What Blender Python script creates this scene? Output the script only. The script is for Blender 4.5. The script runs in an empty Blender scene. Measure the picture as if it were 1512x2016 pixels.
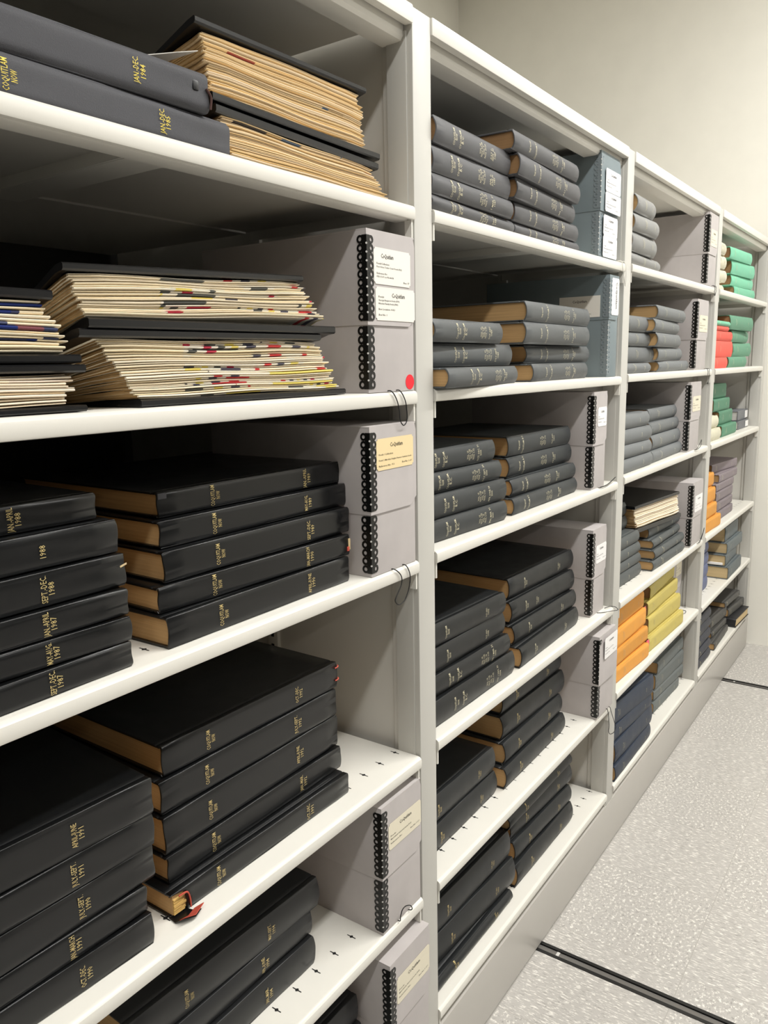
import bpy, bmesh, math, random
from mathutils import Vector, Matrix, noise

D = bpy.data
SC = bpy.context.scene
COL = SC.collection
PI = math.pi
R = math.radians
FZ = 0.0247            # finished floor level (all heights are measured in this frame)

# ------------------------------------------------------------------ camera
cd = D.cameras.new('camera'); cam = D.objects.new('camera', cd); COL.objects.link(cam); SC.camera = cam
_f = Vector((0.80321748, 0.56704839, -0.18247685)); _r = Vector((0.57362988, -0.81887782, -0.01969459)); _u = Vector((0.16059403, 0.08885513, 0.98301288))
cam.matrix_world = Matrix.Translation((-0.10853, -0.66365, 1.38246)) @ Matrix(((_r.x, _u.x, -_f.x, 0), (_r.y, _u.y, -_f.y, 0), (_r.z, _u.z, -_f.z, 0), (0, 0, 0, 1)))
cd.sensor_fit = 'VERTICAL'; cd.sensor_height = 36.0; cd.lens = 36.0 * 1548.33 / 2016.0
cd.clip_start = 0.02; cd.clip_end = 60

# ------------------------------------------------------------------ light and exposure
EXPOSURE = 0.0
SC.view_settings.view_transform = 'Standard'; SC.view_settings.look = 'None'
SC.view_settings.exposure = EXPOSURE; SC.view_settings.gamma = 1.0
SC.view_settings.use_curve_mapping = False
W = D.worlds.new('world'); SC.world = W; W.use_nodes = True
W.node_tree.nodes['Background'].inputs[0].default_value = (0.9, 0.95, 1, 1)
W.node_tree.nodes['Background'].inputs[1].default_value = 0.02
CEIL = 3.36
STRIPS = [  # y, watts, x centre, length
    (-1.15, 45.0, -0.85, 2.9), (-1.15, 92.0, 2.20, 2.9),
    (-3.60, 20.0, -0.85, 2.9), (-3.60, 58.0, 2.20, 2.9)]
for y, w, xc, ln in STRIPS:
    ld = D.lights.new('ceiling_strip_light', 'AREA'); ld.shape = 'RECTANGLE'; ld.size = ln; ld.size_y = 0.14
    ld.energy = w; ld.color = (1.0, 0.99, 0.965)
    lo = D.objects.new('ceiling_strip_light', ld); COL.objects.link(lo); lo.location = (xc, y, CEIL - 0.085)

# ------------------------------------------------------------------ materials
def s2l(c):
    c = c / 255.0
    return c / 12.92 if c <= 0.04045 else ((c + 0.055) / 1.055) ** 2.4
def rgb(r, g, b): return (s2l(r), s2l(g), s2l(b), 1)
class NT:
    def __init__(s, name):
        s.m = D.materials.new(name); s.m.use_nodes = True; s.t = s.m.node_tree; s.b = s.t.nodes['Principled BSDF']
    def n(s, typ, **kw):
        nd = s.t.nodes.new(typ)
        for k, v in kw.items():
            if k.startswith('i_'): nd.inputs[int(k[2:]) if k[2:].isdigit() else k[2:].replace('_', ' ')].default_value = v
            else: setattr(nd, k, v)
        return nd
    def l(s, a, b): s.t.links.new(a, b)
    def mix(s, fac, a, b, blend='MIX'):
        m = s.n('ShaderNodeMix', data_type='RGBA', blend_type=blend)
        for sock, v in ((m.inputs[0], fac), (m.inputs[6], a), (m.inputs[7], b)):
            if hasattr(v, 'is_linked') or hasattr(v, 'links'): s.l(v, sock)
            else: sock.default_value = v
        return m.outputs[2]
    def coord(s, scale=(1, 1, 1), which='Object', loc=None):
        tc = s.n('ShaderNodeTexCoord'); mp = s.n('ShaderNodeMapping'); s.l(tc.outputs[which], mp.inputs[0])
        mp.inputs['Scale'].default_value = scale
        return mp.outputs[0]
    def noise(s, vec, scale, detail=3, rough=0.5):
        nd = s.n('ShaderNodeTexNoise'); nd.inputs['Scale'].default_value = scale; nd.inputs['Detail'].default_value = detail
        nd.inputs['Roughness'].default_value = rough
        if vec is not None: s.l(vec, nd.inputs['Vector'])
        return nd.outputs['Fac']
    def ramp(s, fac, stops, interp='LINEAR'):
        r = s.n('ShaderNodeValToRGB'); r.color_ramp.interpolation = interp
        e = r.color_ramp.elements
        while len(e) < len(stops): e.new(0.5)
        for i, (pp, c) in enumerate(stops): e[i].position = pp; e[i].color = c
        s.l(fac, r.inputs[0]); return r.outputs[0]
    def math(s, op, a, b=None, c=None):
        m = s.n('ShaderNodeMath', operation=op)
        for i, v in enumerate((a, b, c)):
            if v is None: continue
            if isinstance(v, (int, float)): m.inputs[i].default_value = v
            else: s.l(v, m.inputs[i])
        return m.outputs[0]
    def bump(s, h, strength, dist=0.001):
        b = s.n('ShaderNodeBump'); b.inputs['Strength'].default_value = strength; b.inputs['Distance'].default_value = dist
        s.l(h, b.inputs['Height']); s.l(b.outputs[0], s.b.inputs['Normal'])
    def set(s, col=None, rough=None, metal=None, spec=None):
        if col is not None:
            if isinstance(col, tuple): s.b.inputs['Base Color'].default_value = col
            else: s.l(col, s.b.inputs['Base Color'])
        if rough is not None: s.b.inputs['Roughness'].default_value = rough
        if metal is not None: s.b.inputs['Metallic'].default_value = metal
        if spec is not None: s.b.inputs['Specular IOR Level'].default_value = spec
        return s.m
def dark(c, f): return (c[0] * f, c[1] * f, c[2] * f, 1)

def m_paint(name, c, rough=0.38, bump=0.05):
    t = NT(name); v = t.coord(which='Object')
    f = t.noise(v, 9, 3); t.bump(t.noise(v, 900, 2), bump, 0.0004)
    return t.set(t.mix(f, dark(c, 0.96), dark(c, 1.03)), rough, 0, 0.45)
M_STEEL = m_paint('white_enamelled_steel', rgb(224, 221, 212), 0.33)
M_STEELIN = m_paint('white_enamelled_steel_panel', rgb(214, 211, 203), 0.45)
M_UP = m_paint('pale_grey_enamelled_steel', rgb(194, 192, 185), 0.4)
M_PLINTH = m_paint('grey_enamelled_steel_plinth', rgb(184, 180, 173), 0.3)
M_WALL = m_paint('cream_painted_wall', rgb(246, 243, 233), 0.8, 0.35)
M_WALLDIM = m_paint('bounce_dimming_wall', rgb(92, 91, 88), 0.8, 0.35)  # unseen walls, coloured dark only to cut bounce light
M_SHADEBACK = m_paint('shade_dark_backing', rgb(70, 69, 66), 0.7)  # shade of the deep bays put into the colour
M_CEIL = m_paint('white_ceiling', rgb(236, 233, 224), 0.9, 0.1)
M_SLOT = NT('black_slot').set(rgb(14, 14, 14), 0.8)
M_BLACK = NT('black_plastic').set(rgb(20, 20, 20), 0.42)
M_CORD = NT('black_cord').set(rgb(16, 16, 16), 0.6)
M_WCORD = NT('white_cord').set(rgb(225, 222, 212), 0.6)
M_STRIPB = NT('black_metal_edge_strip').set(rgb(18, 19, 18), 0.36, 0.2)
M_DOT = NT('pale_rivet_dot').set(rgb(205, 203, 198), 0.5)
M_RED = NT('red_sticker').set(rgb(235, 25, 45), 0.5)
M_PINK = NT('pink_paper_tag').set(rgb(235, 110, 125), 0.6)
M_WHITE = NT('white_label_paper').set(rgb(236, 232, 222), 0.55)
M_WHITE2 = NT('bright_white_paper').set(rgb(240, 238, 236), 0.6)
M_CREAM = NT('cream_label_paper').set(rgb(236, 213, 165), 0.55)
M_IVORY = NT('ivory_label_paper').set(rgb(226, 218, 196), 0.55)
M_INK = NT('black_print').set(rgb(40, 38, 36), 0.7)
M_GREYINK = NT('grey_print').set(rgb(120, 116, 112), 0.7)
M_REDLEATHER = NT('red_inner_leather').set(rgb(190, 80, 62), 0.7)
M_LAMP = NT('lamp_housing').set(rgb(230, 230, 226), 0.4)
M_RAIL = NT('worn_steel_rail').set(rgb(122, 119, 115), 0.4, 0.3)
M_BROWN = NT('frayed_brown_cloth').set(rgb(72, 44, 38), 0.8)
def m_gold(name, c, metal=0.35):
    t = NT(name); f = t.noise(t.coord(), 900, 2)
    return t.set(t.mix(f, dark(c, 0.72), c), 0.38, metal, 0.5)
M_GOLD = m_gold('gilt_lettering', rgb(222, 200, 138))
M_GOLDP = m_gold('pale_gilt_lettering', rgb(226, 218, 184), 0.15)
M_GOLDD = m_gold('dull_gilt_lettering', rgb(186, 180, 150), 0.15)
M_YGOLD = m_gold('bright_yellow_gilt', rgb(232, 208, 84), 0.2)

_cloth = {}
def m_cloth(name, c, rough=0.5, weave=0.35, spec=0.4, mott=0.12):
    if name in _cloth: return _cloth[name]
    t = NT(name); v = t.coord()
    oi = t.n('ShaderNodeObjectInfo')
    f = t.noise(v, 26, 4, 0.6)
    col = t.mix(f, dark(c, 1 - mott), dark(c, 1 + mott))
    hs = t.n('ShaderNodeHueSaturation'); t.l(col, hs.inputs['Color'])
    t.l(t.math('MULTIPLY_ADD', oi.outputs['Random'], 0.16, 0.92), hs.inputs['Value'])
    t.bump(t.noise(v, 1400, 2, 0.6), weave, 0.0006)
    rr = t.math('MULTIPLY_ADD', f, 0.2, rough - 0.1); t.l(rr, t.b.inputs['Roughness'])
    _cloth[name] = t.set(hs.outputs[0], None, 0, spec); return _cloth[name]
def m_pages(name, c, rough=0.75, k=0.86):
    t = NT(name); oi = t.n('ShaderNodeObjectInfo')
    v = t.coord((1, 1, 1)); mp = t.n('ShaderNodeMapping'); t.l(v, mp.inputs[0]); mp.inputs['Scale'].default_value = (5, 5, 520)
    f = t.noise(mp.outputs[0], 1.0, 3, 0.7); g = t.noise(v, 14, 3)
    a = t.mix(t.ramp(f, [(0.35, (0, 0, 0, 1)), (0.65, (1, 1, 1, 1))]), dark(c, k - 0.12), dark(c, 1.06))
    b = t.mix(g, a, dark(c, 0.9)); hs = t.n('ShaderNodeHueSaturation'); t.l(b, hs.inputs['Color'])
    t.l(t.math('MULTIPLY_ADD', oi.outputs['Random'], 0.14, 0.92), hs.inputs['Value'])
    t.bump(f, 0.35, 0.0005)
    return t.set(hs.outputs[0], rough, 0, 0.15)
M_PAGE_TAN = m_pages('tan_page_edges', rgb(200, 163, 114))
M_PAGE_BROWN = m_pages('brown_page_edges', rgb(166, 130, 92))
M_PAGE_GILT = m_pages('golden_page_edges', rgb(224, 186, 112))
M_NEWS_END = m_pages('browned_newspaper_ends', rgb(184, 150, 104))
M_PAGE_CREAM = m_pages('cream_page_edges', rgb(214, 190, 146))
M_PAGE_WHITE = m_pages('white_page_edges', rgb(228, 226, 218))

def m_news(name, base, cols, thr, xfrom):
    t = NT(name); oi = t.n('ShaderNodeObjectInfo'); rnd = oi.outputs['Random']
    tc = t.n('ShaderNodeTexCoord'); sp = t.n('ShaderNodeSeparateXYZ'); t.l(tc.outputs['Object'], sp.inputs[0])
    x = sp.outputs[0]
    cx = t.n('ShaderNodeCombineXYZ'); t.l(t.math('MULTIPLY', x, 5.0), cx.inputs[0]); t.l(t.math('MULTIPLY', rnd, 91.0), cx.inputs[1])
    f = t.noise(cx.outputs[0], 1.0, 1, 0.4)
    cy = t.n('ShaderNodeCombineXYZ'); t.l(t.math('MULTIPLY', x, 4.0), cy.inputs[0]); t.l(t.math('MULTIPLY_ADD', rnd, 57.0, 7.0), cy.inputs[1])
    g = t.noise(cy.outputs[0], 1.3, 0)
    n = len(cols)
    pal = t.ramp(g, [(0.3 + 0.4 * i / n, c) for i, c in enumerate(cols)], 'CONSTANT')
    mask = t.math('GREATER_THAN', f, thr)
    if xfrom is not None: mask = t.math('MULTIPLY', mask, t.math('GREATER_THAN', x, xfrom))
    hs = t.n('ShaderNodeHueSaturation'); hs.inputs['Color'].default_value = base
    t.l(t.math('MULTIPLY_ADD', rnd, 0.22, 0.86), hs.inputs['Value'])
    t.l(t.math('MULTIPLY_ADD', t.math('FRACT', t.math('MULTIPLY', rnd, 7.3)), 0.5, 0.72), hs.inputs['Saturation'])
    cz = t.n('ShaderNodeMapping'); t.l(tc.outputs['Object'], cz.inputs[0]); cz.inputs['Scale'].default_value = (6, 6, 700)
    s = t.noise(cz.outputs[0], 1.0, 2, 0.6)
    b = t.mix(t.ramp(s, [(0.35, (1, 1, 1, 1)), (0.5, (0, 0, 0, 1))]), hs.outputs[0], dark(base, 0.84))
    t.bump(s, 0.3, 0.0006)
    return t.set(t.mix(mask, b, pal), 0.75, 0, 0.15)
WHT = rgb(232, 224, 206)
M_NEWS_TAN = m_news('aged_newsprint', rgb(232, 208, 168), [rgb(206, 180, 140), rgb(90, 110, 140), rgb(196, 170, 128), rgb(70, 66, 66), rgb(160, 80, 70)], 0.70, None)
M_NEWS_COL = m_news('colour_printed_newsprint', rgb(244, 230, 202), [WHT, rgb(205, 70, 70), WHT, rgb(86, 84, 96), WHT, rgb(226, 206, 110), WHT, rgb(90, 90, 86), rgb(236, 226, 210), rgb(190, 60, 80), WHT], 0.53, -0.10)
M_NEWS_BLUE = m_news('blue_printed_newsprint', rgb(244, 228, 196), [rgb(40, 56, 120), rgb(58, 62, 92), rgb(34, 48, 108), rgb(120, 70, 76), rgb(54, 60, 88), rgb(80, 84, 110)], 0.56, None)
M_NEWS_PALE = m_news('pale_newsprint', rgb(242, 226, 200), [rgb(230, 214, 196), rgb(220, 200, 180), rgb(90, 84, 84), rgb(226, 204, 184)], 0.70, None)

def m_board(name, c):
    t = NT(name); v = t.coord(); mp = t.n('ShaderNodeMapping'); t.l(v, mp.inputs[0]); mp.inputs['Scale'].default_value = (1, 1, 1)
    f = t.noise(mp.outputs[0], 1600, 2); g = t.noise(mp.outputs[0], 20, 3)
    t.bump(f, 0.12, 0.0004)
    return t.set(t.mix(g, dark(c, 0.9), dark(c, 1.12)), 0.55, 0, 0.35)
M_BOXG = m_board('grey_archival_board', rgb(186, 180, 178))
M_BOXB = m_board('blue_grey_archival_board', rgb(122, 134, 138))
M_STRIPG = m_board('blue_grey_metal_edge_strip', rgb(128, 138, 142))
M_BINDER = m_paint('black_binder_board', rgb(20, 20, 21), 0.26, 0.02)

def m_floor():
    t = NT('speckled_vinyl_tile'); tc = t.n('ShaderNodeTexCoord')
    v = tc.outputs['Object']; sp = t.n('ShaderNodeSeparateXYZ'); t.l(v, sp.inputs[0])
    T = 0.3048
    ck = t.n('ShaderNodeTexChecker'); ck.inputs['Scale'].default_value = 1 / T; t.l(v, ck.inputs['Vector'])
    def fleck(sc, scale, seed):
        mp = t.n('ShaderNodeMapping'); t.l(v, mp.inputs[0]); mp.inputs['Scale'].default_value = sc; mp.inputs['Location'].default_value = (seed, seed, 0)
        return t.noise(mp.outputs[0], scale, 3, 0.65)
    res = []
    for seed in (1.3, 7.9):
        a = fleck((1.0, 1.0, 1), 120, seed); b = fleck((2.0, 0.45, 1), 120, seed + 3)
        m = t.n('ShaderNodeMix', data_type='FLOAT'); t.l(ck.outputs['Fac'], m.inputs[0]); t.l(a, m.inputs[2]); t.l(b, m.inputs[3]); res.append(m.outputs[0])
    base = rgb(180, 176, 171)
    c1 = t.mix(t.ramp(res[0], [(0.53, (0, 0, 0, 1)), (0.64, (1, 1, 1, 1))]), base, rgb(242, 238, 230))
    c2 = t.mix(t.ramp(res[1], [(0.33, (1, 1, 1, 1)), (0.45, (0, 0, 0, 1))]), c1, rgb(142, 138, 134))
    g = t.math('MULTIPLY', t.noise(v, 7, 3), 0.5); c3 = t.mix(g, c2, rgb(190, 187, 182))
    # thin tile joints
    def joint(o):
        fr = t.math('FRACT', t.math('DIVIDE', t.math('ADD', o, 30 * T), T))
        return t.math('MULTIPLY', t.math('GREATER_THAN', fr, 0.0035), t.math('LESS_THAN', fr, 0.9965))
    j = t.math('MULTIPLY', joint(sp.outputs[0]), joint(sp.outputs[1]))
    c4 = t.mix(j, rgb(172, 168, 162), c3)
    t.bump(t.noise(v, 60, 3), 0.08, 0.001)
    return t.set(c4, 0.3, 0, 0.5)
M_FLOOR = m_floor()

# ------------------------------------------------------------------ mesh helpers
def empty(name, loc, rz=0, label=None, cat=None, group=None):
    o = D.objects.new(name, None); COL.objects.link(o); o.location = loc; o.rotation_euler = (0, 0, rz)
    o.empty_display_size = 0.05
    tag(o, label, cat, group); return o
def tag(o, label=None, cat=None, group=None, kind=None):
    if label: o['label'] = label
    if cat: o['category'] = cat
    if group: o['group'] = group
    if kind: o['kind'] = kind
    return o
def obj(name, me, mats, parent=None, sharp=32, smooth=True):
    if isinstance(me, bmesh.types.BMesh):
        bm = me; bmesh.ops.recalc_face_normals(bm, faces=bm.faces); me = D.meshes.new(name); bm.to_mesh(me); bm.free()
    if not isinstance(mats, (list, tuple)): mats = [mats]
    if len(me.materials): me.materials.clear()
    for m in mats: me.materials.append(m)
    if smooth:
        me.polygons.foreach_set('use_smooth', [True] * len(me.polygons))
        try: me.set_sharp_from_angle(angle=R(sharp))
        except Exception: pass
    o = D.objects.new(name, me); COL.objects.link(o)
    if parent: o.parent = parent
    return o
def box(bm, x0, x1, y0, y1, z0, z1, bev=0.0, mat=0, segs=2):
    vs = [bm.verts.new((x, y, z)) for z in (z0, z1) for y in (y0, y1) for x in (x0, x1)]
    fs = [bm.faces.new([vs[i] for i in f]) for f in ((0, 2, 3, 1), (4, 5, 7, 6), (0, 1, 5, 4), (2, 6, 7, 3), (0, 4, 6, 2), (1, 3, 7, 5))]
    for f in fs: f.material_index = mat
    if bev > 0:
        es = list({e for f in fs for e in f.edges})
        r = bmesh.ops.bevel(bm, geom=es, offset=bev, segments=segs, affect='EDGES', profile=0.6)
        for f in r['faces']: f.material_index = mat
    return vs
def extr_x(bm, prof, x0, x1, mat=0):
    """closed (y,z) outline pushed along x"""
    a = [bm.verts.new((x0, y, z)) for y, z in prof]; b = [bm.verts.new((x1, y, z)) for y, z in prof]
    n = len(prof)
    fs = [bm.faces.new((a[i], a[(i + 1) % n], b[(i + 1) % n], b[i])) for i in range(n)]
    fs.append(bm.faces.new(a)); fs.append(bm.faces.new(b[::-1]))
    for f in fs: f.material_index = mat
def tube(bm, pts, r, sides=6, sub=5, closed=False):
    P = [Vector(q) for q in pts]; out = []
    n = len(P)
    for i in range(n - (0 if closed else 1)):
        p0 = P[(i - 1) % n] if (closed or i > 0) else P[0] * 2 - P[1]
        p1 = P[i]; p2 = P[(i + 1) % n]; p3 = P[(i + 2) % n] if (closed or i + 2 < n) else P[-1] * 2 - P[-2]
        for k in range(sub):
            t = k / sub
            out.append(0.5 * ((2 * p1) + (p2 - p0) * t + (2 * p0 - 5 * p1 + 4 * p2 - p3) * t * t + (3 * p1 - p0 - 3 * p2 + p3) * t ** 3))
    if not closed: out.append(P[-1])
    rings = []
    m = len(out); ref = Vector((0.31, 0.9, 0.2)).normalized()
    for i, q in enumerate(out):
        d = (out[(i + 1) % m] - out[i - 1]) if (closed or 0 < i < m - 1) else (out[min(i + 1, m - 1)] - out[max(i - 1, 0)])
        d.normalize(); a = d.cross(ref)
        if a.length < 1e-4: a = d.orthogonal()
        a.normalize(); b = d.cross(a)
        rings.append([bm.verts.new(q + a * (r * math.cos(2 * PI * k / sides)) + b * (r * math.sin(2 * PI * k / sides))) for k in range(sides)])
    for i in range(m if closed else m - 1):
        A = rings[i]; B = rings[(i + 1) % m]
        for k in range(sides): bm.faces.new((A[k], A[(k + 1) % sides], B[(k + 1) % sides], B[k]))
    if not closed:
        bm.faces.new(rings[0][::-1]); bm.faces.new(rings[-1])

# ------------------------------------------------------------------ lettering
_tc = {}
def glyphs(s, bold=0.0):
    key = (s, bold)
    if key in _tc: return _tc[key]
    c = D.curves.new('t', 'FONT'); c.body = s; c.size = 1; c.resolution_u = 1; c.offset = bold; c.align_x = 'CENTER'
    o = D.objects.new('t', c); COL.objects.link(o)
    dg = bpy.context.evaluated_depsgraph_get(); me = D.meshes.new_from_object(o.evaluated_get(dg))
    vs = [v.co.copy() for v in me.vertices]; fs = [tuple(q.vertices) for q in me.polygons]
    D.objects.remove(o); D.meshes.remove(me); D.curves.remove(c)
    xs = [v.x for v in vs]; ys = [v.y for v in vs]
    x0, x1 = min(xs), max(xs); hgt = 0.72
    vs = [((v.x - (x0 + x1) / 2) / (x1 - x0), (v.y - hgt / 2) / hgt) for v in vs]
    _tc[key] = (vs, fs); return _tc[key]
def put_text(bm, s, fn, length, cap, bold=0.0, mat=0):
    """fn(u along text in m, v up the letters in m) -> point"""
    vs, fs = glyphs(s, bold)
    nv = [bm.verts.new(fn(a * length, b * cap)) for a, b in vs]
    for f in fs:
        try:
            q = bm.faces.new([nv[i] for i in f]); q.material_index = mat
        except ValueError: pass
def text_obj(name, bm, mat, parent):
    me = D.meshes.new(name); bm.to_mesh(me); bm.free(); me.materials.append(mat) if not isinstance(mat, (list, tuple)) else [me.materials.append(m) for m in mat]
    o = D.objects.new(name, me); COL.objects.link(o); o.parent = parent; return o

# ------------------------------------------------------------------ the room
def struct(name, bm, mat): return tag(obj(name, bm, mat), kind='structure')
XW, YB, YF, XL = 3.872, 1.60, -5.2, -3.2
RAILS = [(1.417, 1.451), (3.322, 3.356)]
bm = bmesh.new(); xs = [XL] + [v for r_ in RAILS for v in r_] + [XW]
for i in range(0, len(xs), 2): box(bm, xs[i], xs[i + 1], YF, YB, FZ - 0.03, FZ)
box(bm, XL - 0.1, XW + 0.1, YF - 0.1, YB + 0.1, FZ - 0.10, FZ - 0.0302, mat=1); struct('floor', bm, [M_FLOOR, M_BLACK])
bm = bmesh.new(); box(bm, XL, XW, YF, YB, CEIL, CEIL + 0.1); struct('ceiling', bm, M_CEIL)
bm = bmesh.new(); box(bm, XW, XW + 0.1, YF, YB, FZ - 0.1, CEIL + 0.1); struct('wall_right', bm, M_WALL)
bm = bmesh.new(); box(bm, XL - 0.1, XW + 0.1, YB, YB + 0.1, FZ - 0.1, CEIL + 0.1); struct('wall_back', bm, M_WALL)
bm = bmesh.new(); box(bm, XL - 0.1, XL, YF, YB, FZ - 0.1, CEIL + 0.1); struct('wall_left', bm, M_WALLDIM)
bm = bmesh.new(); box(bm, XL - 0.1, XW + 0.1, YF - 0.1, YF, FZ - 0.1, CEIL + 0.1); struct('wall_front', bm, M_WALLDIM)
for i, (a, b) in enumerate(RAILS):
    lab = ('black edged steel floor track crossing the aisle beside second bay', 'black edged steel floor track crossing the aisle near the end wall')[i]
    t = empty('floor_track', ((a + b) / 2, -1.9, FZ - 0.03), 0, lab, 'track')
    w = (b - a) / 2
    bm = bmesh.new(); box(bm, -w, -w + 0.0085, -3.2, 2.4, 0, 0.0315); box(bm, w - 0.0085, w, -3.2, 2.4, 0, 0.0315); box(bm, -w + 0.009, w - 0.009, -3.2, 2.4, 0, 0.012)
    obj('track_channel', bm, M_BLACK, t)
    bm = bmesh.new(); box(bm, -w + 0.0095, w - 0.0095, -3.19, 2.39, 0.0121, 0.029, 0.0015); obj('rail_bar', bm, M_RAIL, t)
    bm = bmesh.new()
    for k in range(7): box(bm, -0.0065, 0.0065, 1.85 - k * 0.42, 1.857 - k * 0.42, 0.0292, 0.0298)
    obj('rail_joint', bm, M_DOT, t)
for i, (y, w_, xc, ln) in enumerate(STRIPS):
    t = empty('ceiling_light', (xc, y, CEIL), 0, ('white ceiling strip light above the aisle, end away from the right wall', 'white ceiling strip light above the aisle, end by the right wall', 'white ceiling strip light far from the shelves, end away from the right wall', 'white ceiling strip light far from the shelves, end by the right wall')[i], 'light')
    bm = bmesh.new(); box(bm, -ln / 2, ln / 2, -0.09, 0.09, -0.07, -0.0005, 0.008); obj('housing', bm, M_LAMP, t)
    bm = bmesh.new(); box(bm, -ln / 2 - 0.02, -ln / 2, -0.095, 0.095, -0.078, -0.0005, 0.004); box(bm, ln / 2, ln / 2 + 0.02, -0.095, 0.095, -0.078, -0.0005, 0.004); obj('end_cap', bm, M_LAMP, t)

# ------------------------------------------------------------------ shelving
P = 0.95; DEP = 0.345; DEP2 = 0.72; HT = 1.884
BOT = {1: [1.594, 1.3237, 1.0542, .7148, .4504, .181], 2: [1.5975, 1.3248, 1.0579, .7218, .4482, .1816],
       3: [1.6026, 1.3289, 1.063, .722, .46, .181], 4: [1.6037, 1.3287, 1.0615, .7192, .451, .1804]}
def top(b, s): return BOT[b][s - 1] + 0.021
BAYN = {1: 'nearest bay', 2: 'second bay', 3: 'third bay', 4: 'farthest bay'}
SHN = {1: 'top shelf', 2: 'second shelf', 3: 'third shelf', 4: 'fourth shelf', 5: 'fifth shelf', 6: 'bottom shelf'}
rng = empty('shelving_range', (1.9, 0.24, FZ), 0, 'long off-white steel shelving range of four bays on a grey plinth', 'shelving')
def rpart(name, bm, mat):
    bmesh.ops.translate(bm, verts=bm.verts, vec=(-1.9, -0.24, -FZ)); return obj(name, bm, mat, rng)
for n in range(5):
    x = n * P
    bm = bmesh.new()
    box(bm, x - 0.025, x + 0.025, 0.0, 0.032, 0.1625, HT, 0.0022)
    box(bm, x - 0.0275, x - 0.0245, 0.010, 0.044, 0.17, HT - 0.03, 0.0006); box(bm, x + 0.0245, x + 0.0275, 0.010, 0.044, 0.17, HT - 0.03, 0.0006)
    rpart('upright', bm, M_UP)
    bm = bmesh.new(); box(bm, x - 0.0115, x + 0.0115, 0.030, DEP2, 0.17, HT - 0.002)
    box(bm, x - 0.018, x + 0.018, 0.043, 0.058, 0.17, HT - 0.004, 0.002)
    box(bm, x - 0.019, x + 0.019, 0.322, 0.347, 0.17, HT - 0.004, 0.002)
    rpart('side_panel', bm, M_STEELIN)
    bm = bmesh.new()
    for k in range(54):
        zc = 0.26 + k * 0.03
        for sx in (-0.0194, 0.0191): box(bm, x + sx, x + sx + 0.0003, 0.331, 0.338, zc - 0.008, zc + 0.008)
    rpart('post_slots', bm, M_SLOT)
for b in (1, 2, 3, 4):
    x0 = (b - 1) * P + 0.0255; x1 = b * P - 0.0255
    bm = bmesh.new(); box(bm, (b - 1) * P, b * P, DEP2 + 0.0005, DEP2 + 0.006, 0.17, HT - 0.002); rpart('added_shade_back', bm, M_SHADEBACK)  # added rear sheet, coloured dark in place of shaded depth
    bm = bmesh.new()
    for s_ in range(6):
        zz = BOT[b][s_]
        box(bm, x0 + 0.003, x1 - 0.003, 0.3435, DEP2 - 0.001, zz + 0.017, zz + 0.0205)
    rpart('rear_shelves', bm, M_STEELIN)
    bm = bmesh.new()
    box(bm, x0, x1, -0.003, 0.012, HT - 0.024, HT + 0.001, 0.003)
    box(bm, x0, x1, 0.010, DEP2, HT - 0.003, HT)
    lz = HT - 0.043
    prof = [(DEP - 0.01, HT - 0.012), (0.026, HT - 0.012), (0.019, HT - 0.013), (0.015, HT - 0.018), (0.0145, lz + 0.006), (0.018, lz + 0.001), (0.024, lz), (0.052, lz), (0.052, lz + 0.008), (0.05, lz + 0.008), (0.05, lz + 0.003), (0.028, lz + 0.003), (0.026, HT - 0.016), (DEP - 0.01, HT - 0.016)]
    extr_x(bm, prof, x0, x1); rpart('canopy', bm, M_STEEL)
bm = bmesh.new(); box(bm, -0.03, 4 * P + 0.03, -0.001, 0.74, FZ + 0.004, 0.165, 0.003)
box(bm, -0.03, 4 * P + 0.03, 0.01, 0.73, 0.16, 0.174); rpart('plinth', bm, M_PLINTH)

def make_shelf():
    e = empty('shelf', (0, 0, 0)); w = P - 0.0555
    T = 0.021; bm = bmesh.new()
    prof = [(DEP - 0.003, T), (0.0075, T), (0.0035, T - 0.0012), (0.0008, T - 0.004), (0.0, T - 0.0075), (0.0, 0.0035), (0.0012, 0.0008), (0.004, 0.0), (0.0062, 0.0012), (0.0075, 0.0052), (0.0098, 0.0052), (0.011, 0.0014), (0.0135, 0.0), (0.037, 0.0), (0.0385, 0.0015), (0.0385, 0.011), (0.0365, 0.011), (0.0365, 0.0035), (0.012, 0.0085), (0.0045, T - 0.0035), (0.0085, T - 0.0022), (DEP - 0.003, T - 0.0022)]
    extr_x(bm, prof, 0, w)
    for xx in (w / 2 - 0.027, w / 2 + 0.022): box(bm, xx, xx + 0.005, 0.036, DEP - 0.01, 0.006, T - 0.002)
    box(bm, w / 2 - 0.024, w / 2 + 0.024, 0.036, DEP - 0.01, 0.0055, 0.0075)
    for xx in (0.0005, w - 0.0025): box(bm, xx, xx + 0.002, 0.046, DEP - 0.01, 0.004, T - 0.002)
    box(bm, w - 0.005, w - 0.0015, 0.004, 0.016, -0.026, 0.0); box(bm, 0.0015, 0.005, 0.004, 0.016, -0.026, 0.0)
    obj('shelf_panel', bm, M_STEEL, e, 30)
    bm = bmesh.new()
    for k in range(19):
        cx = w - 0.0115 - k * 0.0445
        for cy in (0.047,):
            z0, z1 = T + 0.0001, T + 0.00022
            n = 8
            for q in range(1):
                pts = [(-0.0008, 0.0085), (0.0008, 0.0085), (0.0009, 0.0028), (0.0031, 0.0005), (0.0031, -0.0005), (0.0009, -0.0028), (0.0008, -0.0085), (-0.0008, -0.0085), (-0.0009, -0.0028), (-0.0031, -0.0005), (-0.0031, 0.0005), (-0.0009, 0.0028)]
                bm.faces.new([bm.verts.new((cx + a, cy + c, z1)) for a, c in pts][::-1])
    obj('punched_slots', bm, M_SLOT, e, smooth=False)
    return e
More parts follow.
